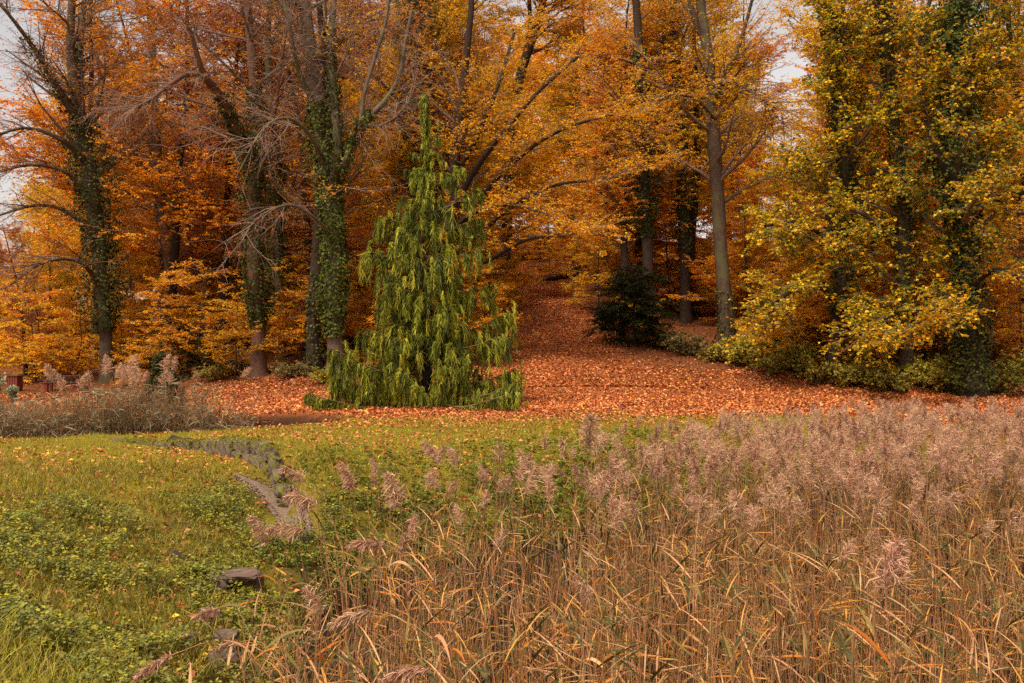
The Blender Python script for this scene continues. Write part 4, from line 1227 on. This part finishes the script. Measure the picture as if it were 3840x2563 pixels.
# lawn
n = 120000
y = 18 + 17 * rng.random(n); x = (rng.uniform(-80, 900, n) - 512) / F * y
wdist, wpar, wside = wall_side(x, y)
k = (~inside(x, y, BASIN)) & (rng.random(n) < lawn_mask(x, y)) & (seg_dist(x, y, DITCH) > 1.5) & (fbm(x, y, 0.7) > 0.28) & (wdist > 0.22) & (seg_dist(x, y, GC[::4]) > 0.45)
x, y = x[k], y[k]
grass("lawn_grass", x[:76000], y[:76000], 0.085, 0.012, GP, [4, 3, 4, 1, 1], "short yellow-green lawn grass in front of the cypress", flat=True)
# long grass on the slope
n = 42000
y = rng.uniform(6.5, 22, n); x = (rng.uniform(-90, 420, n) - 512) / F * y
k = in_slope(x, y) & (fbm(x + 9, y + 3, 0.8) > 0.36)
grass("bank_grass", x[k], y[k], 0.22, 0.011, [(0.25, 0.21, 0.018), (0.16, 0.14, 0.014), (0.36, 0.27, 0.028), (0.42, 0.28, 0.07), (0.08, 0.08, 0.01)], [3, 3, 3, 2, 2], "long tufted grass on the pond bank", 0.6)
n = 5200
y = rng.uniform(6.8, 11.5, n); x = (rng.uniform(-90, 130, n) - 512) / F * y
zz = ground_z(x, y); v = 341.5 + (EYE - zz) / y * F
k = in_slope(x, y) & (v > 640 + 0.25 * (512 + F * x / y))
grass("tall_grass", x[k], y[k], 0.40, 0.011, [(0.30, 0.26, 0.022), (0.42, 0.34, 0.035), (0.19, 0.17, 0.018), (0.5, 0.34, 0.08)], [3, 3, 2, 1.5], "tall yellow-green grass in the near corner of the bank", 0.5)


def ground_cover(name, x, y, L, pal, w, label, h=0.10):
    """small plants of four to six leaves each"""
    n = len(x); per = 6
    z = ground_z(x, y)
    hh = rng.uniform(0.2, 1.2, n) * h * (0.35 + 4.5 * np.clip(fbm(x + 70, y + 20, 0.75) - 0.3, 0, 1) ** 1.3 * 2)
    pos = np.repeat(np.column_stack([x, y, z + hh]), per, 0)
    a = rng.uniform(0, 6.28, n * per)
    d = np.column_stack([np.cos(a), np.sin(a), rng.normal(-0.05, 0.3, n * per)])
    pos = pos + d * 0.012 + UP * rng.normal(0, 0.025, (n * per, 1))
    nn = UP + rng.normal(0, 0.35, (n * per, 3)) - d * 0.1
    tone = np.repeat(pick(rng, n, pal, w, 0.3), per, 0) * rng.uniform(0.8, 1.2, (n * per, 1))
    g = Geo(); leaves(g, pos, d, nn, L * rng.uniform(0.6, 1.3, n * per), tone, 0.75, 0.1)
    tag(link(name, g.mesh(name, M_GRASS)), label, "plants", kind="stuff")


CP = [(0.21, 0.225, 0.05), (0.28, 0.27, 0.04), (0.36, 0.33, 0.03), (0.14, 0.14, 0.03), (0.46, 0.39, 0.03)]
n = 26000
y = rng.uniform(7.5, 21, n); x = (rng.uniform(-70, 420, n) - 512) / F * y
zz = ground_z(x, y)
dens = sstep(-0.25, -0.6, zz) * np.clip((fbm(x + 3, y + 11, 0.9) - 0.38) * 5.0, 0.06, 1)
k = in_slope(x, y) & (rng.random(n) < dens)
ground_cover("bank_plants", x[k][:13500], y[k][:13500], 0.055, CP, [4, 3, 2, 3, 1], "low leafy green plants covering the pond bank")
n = 16000
x = rng.uniform(-5, 14, n); y = rng.uniform(17, 29, n)
bd_ = basin_dist(x, y)
k = (seg_dist(x, y, GC[::4]) > 0.55) & (bd_ < 4.5) & (x > -4.6) & (~inside(x, y, BASIN) | (rng.random(n) < 0.0)) & (rng.random(n) < 1.1 - bd_ / 5)
ground_cover("far_bank_plants", x[k][:5500], y[k][:5500], 0.075, [(0.12, 0.16, 0.02), (0.19, 0.22, 0.025), (0.28, 0.28, 0.03), (0.07, 0.10, 0.015)], [3, 3, 2, 2], "green ivy-like plants on the bank behind the reeds")

# ------------------------------------------------------------------ brambles and shrubs along the wood edge
def bramble_kind(seed, W, H, pal, n, L=0.11):
    r = np.random.default_rng(seed)
    st = 26
    az = r.uniform(0, 6.28, st); K = 6; t = np.linspace(0, 1, K)
    rr = W / 2 * r.uniform(0.4, 1.1, st); hh = H * r.uniform(0.5, 1.1, st)
    B = np.stack([np.cos(az)[:, None] * rr[:, None] * t ** 1.1, np.sin(az)[:, None] * rr[:, None] * t ** 1.1, hh[:, None] * np.sin(t * 2.3) / 1.0 - 0.05], -1)
    B += r.normal(0, 0.03, B.shape)
    w = Geo(); tubes(w, B, np.full((st, 1), 0.010) * np.linspace(1, 0.4, K), 3, np.tile((0.14, 0.08, 0.05), (st, 1)))
    s, _ = grow(r, B, rr + hh, 220, 0.1, 1, 0.4, 1.2, lambda q: 0.35 * H, 4, (0, 0, 0.03), 0.15, 0.3)
    g = Geo(); twig_leaves(g, r, s, n // 220, L, pal, 0.6, 0.75, 0.0)
    return dict(foliage=g.mesh("foliage", M_GRASS), stems=w.mesh("stems", M_TWIG))


pal_br = lambda r, n: pick(r, n, [(0.24, 0.20, 0.035), (0.34, 0.28, 0.035), (0.17, 0.14, 0.025), (0.5, 0.34, 0.03), (0.42, 0.17, 0.025)], [4, 3, 3, 1, 1.2])
pal_br2 = lambda r, n: pick(r, n, [(0.38, 0.34, 0.04), (0.48, 0.38, 0.03), (0.25, 0.22, 0.03), (0.7, 0.45, 0.03)], [4, 3, 3, 1])
pal_br3 = lambda r, n: pick(r, n, [(0.24, 0.19, 0.06), (0.32, 0.23, 0.08), (0.15, 0.13, 0.035)], [4, 3, 3])
br_kinds = [bramble_kind(700, 2.6, 1.0, pal_br, 2200), bramble_kind(701, 2.2, 1.2, pal_br2, 2200), bramble_kind(702, 2.4, 0.9, pal_br3, 2200), bramble_kind(703, 2.2, 0.8, pal_br, 2000)]
BR = [(668, 348, 2, 1.0, "grey-green low shrub beside the yew, nearest the path"), (690, 356, 2, 1.1, "grey-green low shrub in front of the ridged beech"), (714, 362, 3, 0.9, "olive low shrub at the path edge in front of the ridged beech"),
      (738, 366, 1, 1.15, "bright yellow-green bramble right of the ridged beech"), (758, 362, 1, 1.2, "yellow-green bramble behind the bright one, toward the maples"), (775, 374, 0, 1.1, "dark green bramble at the path edge before the first maple"),
      (800, 372, 1, 1.1, "yellow-flecked bramble under the first maple's low boughs"), (818, 384, 0, 1.1, "dark bramble mound left of the first maple's foot"), (850, 386, 3, 1.2, "dark bramble mound right of the first maple's foot"),
      (872, 388, 0, 1.1, "dark low bramble between the first and middle maple"), (896, 392, 3, 1.1, "dark bramble at the middle maple's scarred foot"), (925, 388, 1, 1.1, "greener bramble right of the middle maple"),
      (948, 392, 0, 1.2, "dark bramble hiding the left of the biggest tree's foot"), (1000, 394, 0, 1.2, "dark bramble right of the biggest ivy trunk"), (1022, 386, 1, 1.2, "green bramble at the right edge of the picture"),
      (860, 374, 1, 1.0, "yellowish bramble behind the dark mounds, between two maples"), (940, 376, 0, 1.2, "bramble behind, between the middle maple and the biggest tree"),
      (238, 374, 3, 0.8, "small bramble at the left of the reddish-footed tree"), (290, 378, 2, 0.8, "small bramble between the ivy trees and the leaf carpet"), (322, 384, 1, 0.6, "little yellow bramble at the great beech's foot"), (214, 380, 0, 0.8, "olive bramble in front of the low evergreens")]
for i, (u, v, kk_, s, lab) in enumerate(BR):
    b = hit(u, v)
    root = link("bramble_bush", None, loc=b - UP * 0.05); root.rotation_euler = (0, 0, i * 1.7); root.scale = (s, s, s)
    tag(root, lab, "bush", "brambles along the wood edge")
    f = link("foliage", br_kinds[kk_]['foliage'], root)
    link("stems", br_kinds[kk_]['stems'], f)

# ------------------------------------------------------------------ stones
M_STONE = noise_mat("mossy_stone", (0.05, 0.034, 0.024), (0.22, 0.155, 0.11), 5.0, 0.9, 0.6, (1, 1, 1), (0.15, 0.135, 0.02), 0.03, 2.2)
M_STONE2 = noise_mat("bare_stone", (0.045, 0.03, 0.022), (0.20, 0.135, 0.10), 7.0, 0.9, 0.6, (1, 1, 1), (0.13, 0.08, 0.06), 0.02, 3.0)
M_MOSS = foliage_mat("moss", 0.1, 0.9, 0.1)


def stone_mesh(seed, sx, sy, sz, mat, rough=0.12):
    """a hewn block: a box cut into a 3x3 grid on each side, corners pulled in, faces uneven"""
    r = np.random.default_rng(seed)
    import bmesh
    bm = bmesh.new()
    bmesh.ops.create_cube(bm, size=1.0)
    bmesh.ops.subdivide_edges(bm, edges=bm.edges[:], cuts=2, use_grid_fill=True)
    for v in bm.verts:
        c = np.array(v.co)
        k = np.sum(np.abs(c) > 0.45)
        c *= {1: 1.0, 2: 0.94, 3: 0.84}.get(int(k), 1.0)
        c += r.normal(0, rough * 0.4, 3)
        v.co = (c[0] * sx, c[1] * sy, c[2] * sz)
    me = bpy.data.meshes.new("stone"); bm.to_mesh(me); bm.free()
    me.materials.append(mat)
    return me


SM = [stone_mesh(i, 1, 1, 1, M_STONE) for i in range(6)]
wall = link("stone_wall", None, loc=(-7.5, 24.9, float(ground_z(-7.5, 24.9))))
tag(wall, "low curved mossy stone wall stepping down across the lawn", "wall")
W0 = np.array(wall.location)
rs = np.random.default_rng(31)
arc = np.concatenate([[0], np.cumsum(np.linalg.norm(np.diff(WALL, axis=0), axis=1))])
moss = Geo()
s = 0.0
while s < arc[-1] - 0.2:
    w = rs.uniform(0.24, 0.42) if s < arc[-1] * 0.45 else rs.uniform(0.34, 0.66)
    c = np.array([np.interp(s + w / 2, arc, WALL[:, 0]), np.interp(s + w / 2, arc, WALL[:, 1])])
    e = np.array([np.interp(min(s + w / 2 + 0.1, arc[-1]), arc, WALL[:, 0]), np.interp(min(s + w / 2 + 0.1, arc[-1]), arc, WALL[:, 1])]) - np.array([np.interp(s + w / 2 - 0.1, arc, WALL[:, 0]), np.interp(s + w / 2 - 0.1, arc, WALL[:, 1])])
    e = nrm(e); nv = np.array([e[1], -e[0]])
    if nv[1] > 0: nv = -nv
    par = s / arc[-1]
    hgt = 0.04 + 0.30 * float(sstep(0.25, 0.8, par)) * rs.uniform(0.8, 1.1)
    f = c + nv * 0.30; fb = c - nv * 0.22
    zlow = float(ground_z(f[0], f[1])); zt = max(float(ground_z(fb[0], fb[1])) - 0.01, zlow + hgt * 0.8)
    c = c + nv * 0.10
    rows = 1 if hgt < 0.2 else 2
    z = zlow - 0.08
    for r_ in range(rows):
        hh = (zt - z) / (rows - r_) * rs.uniform(0.9, 1.1)
        ww = w * rs.uniform(0.88, 0.98)
        o = link("stone", SM[rs.integers(0, 6)], wall)
        q = c + e * rs.normal(0, 0.03) + nv * rs.uniform(-0.02, 0.05)
        o.location = (q[0] - W0[0], q[1] - W0[1], z + hh / 2 - W0[2])
        o.scale = (ww, rs.uniform(0.22, 0.28), hh * 0.96)
        o.rotation_euler = (rs.normal(0, 0.05), rs.normal(0, 0.06), math.atan2(e[1], e[0]) + rs.normal(0, 0.05))
        z += hh
    if rs.random() < 0.75:
        n_ = 200
        a = rs.normal(0, 1, (n_, 2)) * np.array([w * 0.5, 0.15])
        pp = np.column_stack([c[0] + e[0] * a[:, 0] + nv[0] * a[:, 1], c[1] + e[1] * a[:, 0] + nv[1] * a[:, 1], np.full(n_, zt + 0.01)])
        fr = a[:, 1] > 0.15; pp[fr, 2] -= rs.uniform(0, hgt * 0.7, fr.sum())
        leaves(moss, pp - W0, nrm(rs.normal(0, 1, (n_, 3)) + UP * 0.7), rs.normal(0, 1, (n_, 3)), rs.uniform(0.02, 0.05, n_), pick(rs, n_, [(0.30, 0.27, 0.015), (0.20, 0.20, 0.015), (0.12, 0.13, 0.012)]), 0.6)
    s += w
mo = link("moss", moss.mesh("moss", M_MOSS), wall); mo["kind"] = "stuff"

# gravel strip at the foot of the wall
gt = np.gradient(GC, axis=0); gt = nrm(gt); gn = np.column_stack([-gt[:, 1], gt[:, 0]])
halfw = np.interp(np.linspace(0, 1, 24), [0, 0.3, 1], [0.10, 0.24, 0.30])
xs = np.linspace(-1, 1, 7)
GX = GC[:, None, :] + gn[:, None, :] * (xs[None, :, None] * halfw[:, None, None])
GZ = ground_z(GX[..., 0], GX[..., 1]) + 0.06 - 0.05 * np.abs(xs)[None, :] ** 3
g = Geo(); idx = np.arange(24 * 7).reshape(24, 7)
g.add(np.concatenate([GX, GZ[..., None]], -1), np.stack([idx[:-1, :-1], idx[:-1, 1:], idx[1:, 1:], idx[1:, :-1]], -1), (0.3, 0.25, 0.2))
tag(link("gravel_path", g.mesh("gravel_path", noise_mat("gravel", (0.10, 0.065, 0.042), (0.27, 0.185, 0.128), 22, 0.95, 0.8, (1, 1, 1), None, 0.03), True)), kind="structure")
n_ = 1600
i = rs.integers(0, 24, n_); q = GC[i] + gn[i] * (rs.uniform(-1, 1, (n_, 1)) * halfw[i][:, None] * 1.05) + gt[i] * rs.uniform(-0.12, 0.12, (n_, 1))
g = Geo()
leaves(g, np.column_stack([q, ground_z(q[:, 0], q[:, 1]) + 0.04]), nrm(np.column_stack([rs.normal(0, 1, (n_, 2)), np.zeros(n_)])), UP + rs.normal(0, 0.3, (n_, 3)), rs.uniform(0.025, 0.06, n_), pick(rs, n_, [(0.27, 0.185, 0.13), (0.19, 0.13, 0.09), (0.38, 0.28, 0.21), (0.12, 0.075, 0.05)]), 0.8, 0.3)
tag(link("gravel", g.mesh("gravel", M_LITTER)), "pale gravel lying on the strip at the wall foot", "gravel", kind="stuff")

# loose stones in the near bank
def block(name, label, u, v, dist, dims, rot, seed, mat=M_STONE2, cat="stone"):
    p = px(u, v, dist)
    zg = float(ground_z(p[0], p[1]))
    o = link(name, stone_mesh(seed, *dims, mat, 0.14), loc=(p[0], p[1], zg + dims[2] * 0.32)); o.rotation_euler = rot
    tag(o, label, cat)
    return o


def at_ground(u, v):
    return hit(u, v)[1]


block("stone_slab", "flat stone slab over a dark gap at the reed edge of the bank", 234, 582, at_ground(234, 590), (0.72, 0.42, 0.10), (0.10, -0.06, 0.1), 41, cat="slab").location.z += 0.20
block("stone_block", "upright stone propping the slab from below", 220, 590, at_ground(220, 594) + 0.05, (0.2, 0.3, 0.26), (0, 0, 0.3), 42)
block("stone_block", "stone block under the far end of the slab", 256, 590, at_ground(256, 594) + 0.1, (0.2, 0.3, 0.26), (0, 0, 0.1), 47)
block("stone_block", "squared pale stone above the lowest one in the bank", 226, 640, at_ground(226, 646), (0.30, 0.26, 0.22), (0.1, 0.05, 0.25), 43)
block("stone_block", "lowest dark block in the bank by the bottom edge", 224, 664, at_ground(224, 668), (0.32, 0.26, 0.24), (0.05, 0.1, -0.1), 44)
block("stone_block", "small reddish stone half buried left of the slab's reeds", 210, 619, at_ground(210, 622), (0.3, 0.24, 0.2), (0, 0.1, 0.5), 45)
block("stone_block", "small flat grey stone among plants, farthest left of the loose stones", 188, 640, at_ground(188, 642), (0.22, 0.18, 0.12), (0, 0, 0.2), 46)


# ------------------------------------------------------------------ picnic table, bin, pale plant, log, molehills, dock plant
def box_mesh(name, sx, sy, sz, mat, bev=0.01):
    import bmesh
    bm = bmesh.new(); bmesh.ops.create_cube(bm, size=1.0)
    for v in bm.verts: v.co = (v.co.x * sx, v.co.y * sy, v.co.z * sz)
    bmesh.ops.bevel(bm, geom=bm.edges[:], offset=bev, segments=1, affect='EDGES')
    me = bpy.data.meshes.new(name); bm.to_mesh(me); bm.free(); me.materials.append(mat)
    return me


M_WOOD = noise_mat("weathered_planks", (0.035, 0.02, 0.014), (0.10, 0.055, 0.035), 6, 0.8, 0.3, (0.6, 8, 8), None, 0.01)
M_REDW = noise_mat("red_stained_wood", (0.12, 0.022, 0.014), (0.24, 0.05, 0.03), 6, 0.7, 0.3, (4, 4, 0.8), None, 0.01)
b = hit(62, 391)
tb = link("picnic_table", None, loc=b); tb.rotation_euler = (0, 0, 0.28)
tag(tb, "dark wooden picnic table with red posts on the leaf carpet beyond the ditch", "table")
pl = box_mesh("plank", 1.9, 0.165, 0.05, M_WOOD)
for k in range(4): link("plank", pl, tb, (0, -0.27 + k * 0.18, 0.74))
po = box_mesh("leg", 0.14, 0.14, 0.735, M_REDW, 0.012)
for sx in (-0.72, 0.72):
    for sy in (-0.22, 0.22): link("leg", po, tb, (sx, sy, 0.3465))
rail = box_mesh("rail", 0.10, 0.62, 0.08, M_REDW)
sp = box_mesh("bench_plank", 1.8, 0.14, 0.045, M_WOOD)
bp = box_mesh("bench_leg", 0.12, 0.22, 0.42, M_REDW, 0.012)
for sy in (-0.72, 0.72):
    for q in (-0.076, 0.076): link("bench_plank", sp, tb, (0, sy + q, 0.44))
    for sx in (-0.6, 0.6): link("bench_leg", bp, tb, (sx, sy, 0.2065))

b = hit(14, 391); d_ = b[1]
bn = link("litter_bin", None, loc=b); tag(bn, "dark red slatted litter bin at the left edge behind the pale-leaved plant", "bin")
slat = box_mesh("slat", 0.105, 0.03, 0.62, M_REDW, 0.006)
for k in range(5):
    for sy in (-0.29, 0.29): link("slat", slat, bn, (-0.25 + k * 0.125, sy, 0.41))
for k in range(4):
    for sx in (-0.31, 0.31):
        o = link("slat", slat, bn, (sx, -0.19 + k * 0.127, 0.41)); o.rotation_euler = (0, 0, math.pi / 2)
link("lid", box_mesh("lid", 0.70, 0.68, 0.05, M_WOOD), bn, (0, 0, 0.76))
link("liner", box_mesh("liner", 0.5, 0.46, 0.6, M_WOOD), bn, (0, 0, 0.38))
link("base", box_mesh("base", 0.58, 0.52, 0.12, M_WOOD), bn, (0, 0, 0.03))


def pale_plant(label, u, v, H, W, seed, n):
    r = np.random.default_rng(seed)
    b = hit(u, v); b[1] -= 2.0; b[2] = float(ground_z(b[0], b[1]))
    root = link("pale_plant", None, loc=b); tag(root, label, "plant", "pale-leaved plants by the ditch")
    st = 9; K = 6; t = np.linspace(0, 1, K); az = r.uniform(0, 6.28, st); rr = W / 2 * r.uniform(0.2, 1, st)
    B = np.stack([np.cos(az)[:, None] * rr[:, None] * t ** 1.5, np.sin(az)[:, None] * rr[:, None] * t ** 1.5, (H * r.uniform(0.5, 1, st))[:, None] * t], -1)
    g = Geo(); tubes(g, B, np.full((st, 1), 0.014) * np.linspace(1, 0.4, K), 4, np.tile((0.12, 0.09, 0.05), (st, 1)))
    link("stems", g.mesh("stems", M_TWIG), root)
    g = Geo(); twig_leaves(g, r, B, n // st, 0.15, lambda q, m: pick(q, m, [(0.33, 0.38, 0.22), (0.24, 0.29, 0.15), (0.42, 0.46, 0.30)]), 0.7, 0.85, 0.2)
    link("foliage", g.mesh("foliage", M_GRASS), root)


pale_plant("tall pale green leafy plant in front of the red litter bin", 20, 398, 1.5, 1.0, 61, 230)
pale_plant("low pale green leafy plant between the litter bin and the picnic table", 36, 399, 0.8, 1.1, 62, 170)

b = hit(556, 281)
r = np.random.default_rng(63)
lg = link("fallen_log", None, loc=b); tag(lg, "dark fallen log lying across the top of the path", "log")
P = smooth_path(np.array([(-1.5, 0.2, 0.05), (-0.7, 0.05, 0.22), (0.2, 0, 0.34), (1.1, -0.1, 0.5), (1.7, -0.1, 0.72)]), 14)
g = Geo(); tubes(g, P, np.array([0.10, 0.16, 0.2, 0.22, 0.24, 0.25, 0.26, 0.26, 0.27, 0.27, 0.26, 0.25, 0.22, 0.10]), 9, (0.05, 0.03, 0.02), r, 0.1)
link("trunk", g.mesh("trunk", M_BARKD, True), lg)
for q in ((-0.4, 0.1, 0.3), (0.5, -0.1, 0.55), (1.2, 0.1, 0.7)):
    p0 = np.array(q); P2 = np.array([p0 + np.array([0.1, 0, 0.15]) * k + r.normal(0, 0.03, 3) for k in range(5)])
    g = Geo(); tubes(g, P2, np.linspace(0.05, 0.015, 5), 5, (0.05, 0.03, 0.02)); link("branch_stub", g.mesh("branch_stub", M_BARKD, True), lg)


def mound(label, u, v, W, H, seed):
    r = np.random.default_rng(seed)
    b = hit(u, v)
    n1, n2 = 10, 16
    rr = np.linspace(0, 1, n1)[:, None]; a = np.linspace(0, 2 * np.pi, n2, endpoint=False)[None, :]
    x = np.cos(a) * rr * W / 2 * (1 + 0.15 * np.sin(3 * a + seed)); y = np.sin(a) * rr * W / 2 * 0.8
    z = H * (1 - rr ** 1.6) * (1 + r.normal(0, 0.12, (n1, n2))) - 0.03
    z[0] = z[0, 0]
    z = z + ground_z(b[0] + x, b[1] + y) - b[2]
    i = np.arange(n1 * n2).reshape(n1, n2); nx = np.roll(i, -1, 1)
    g = Geo(); g.add(np.stack([x, y, z], -1), np.stack([i[:-1], nx[:-1], nx[1:], i[1:]], -1), (0.06, 0.04, 0.03))
    o = link("molehill", g.mesh("molehill", noise_mat("dug_soil", (0.03, 0.017, 0.01), (0.10, 0.06, 0.038), 14, 0.95, 1.0, (1, 1, 1), None, 0.05), True), loc=b)
    tag(o, label, "molehill")


mound("larger dark molehill on the lawn above the stone wall", 172, 441, 0.75, 0.16, 3)
mound("smaller molehill spilling toward the stone wall", 186, 445, 0.6, 0.10, 5)
mound("bare earth molehill in the middle of the green bank", 178, 556, 0.5, 0.10, 7)

b = hit(196, 576)
dk = link("dock_plant", None, loc=b); tag(dk, "broad-leaved bright green dock rosette on the bank, left of the slab", "plant")
r = np.random.default_rng(64)
for k in range(15):
    a = k * 2.4; el = r.uniform(0.35, 1.1)
    d = np.array([np.cos(a) * np.cos(el), np.sin(a) * np.cos(el), np.sin(el)])
    L = r.uniform(0.2, 0.34); K = 6
    Pq = np.empty((K, 3)); Pq[0] = (0, 0, 0.01); q = d.copy()
    for j in range(1, K):
        q = nrm(q - UP * 0.16); Pq[j] = Pq[j - 1] + q * L / (K - 1)
    g = Geo(); ribbons(g, Pq[None], (0.11 * np.array([0.15, 0.6, 1.0, 1.0, 0.7, 0.08]))[None], nrm(np.cross(d, UP))[None, None], np.array([(0.26, 0.31, 0.05)]) * r.uniform(0.8, 1.2))
    link("leaf", g.mesh("leaf", M_GRASS, True), dk)
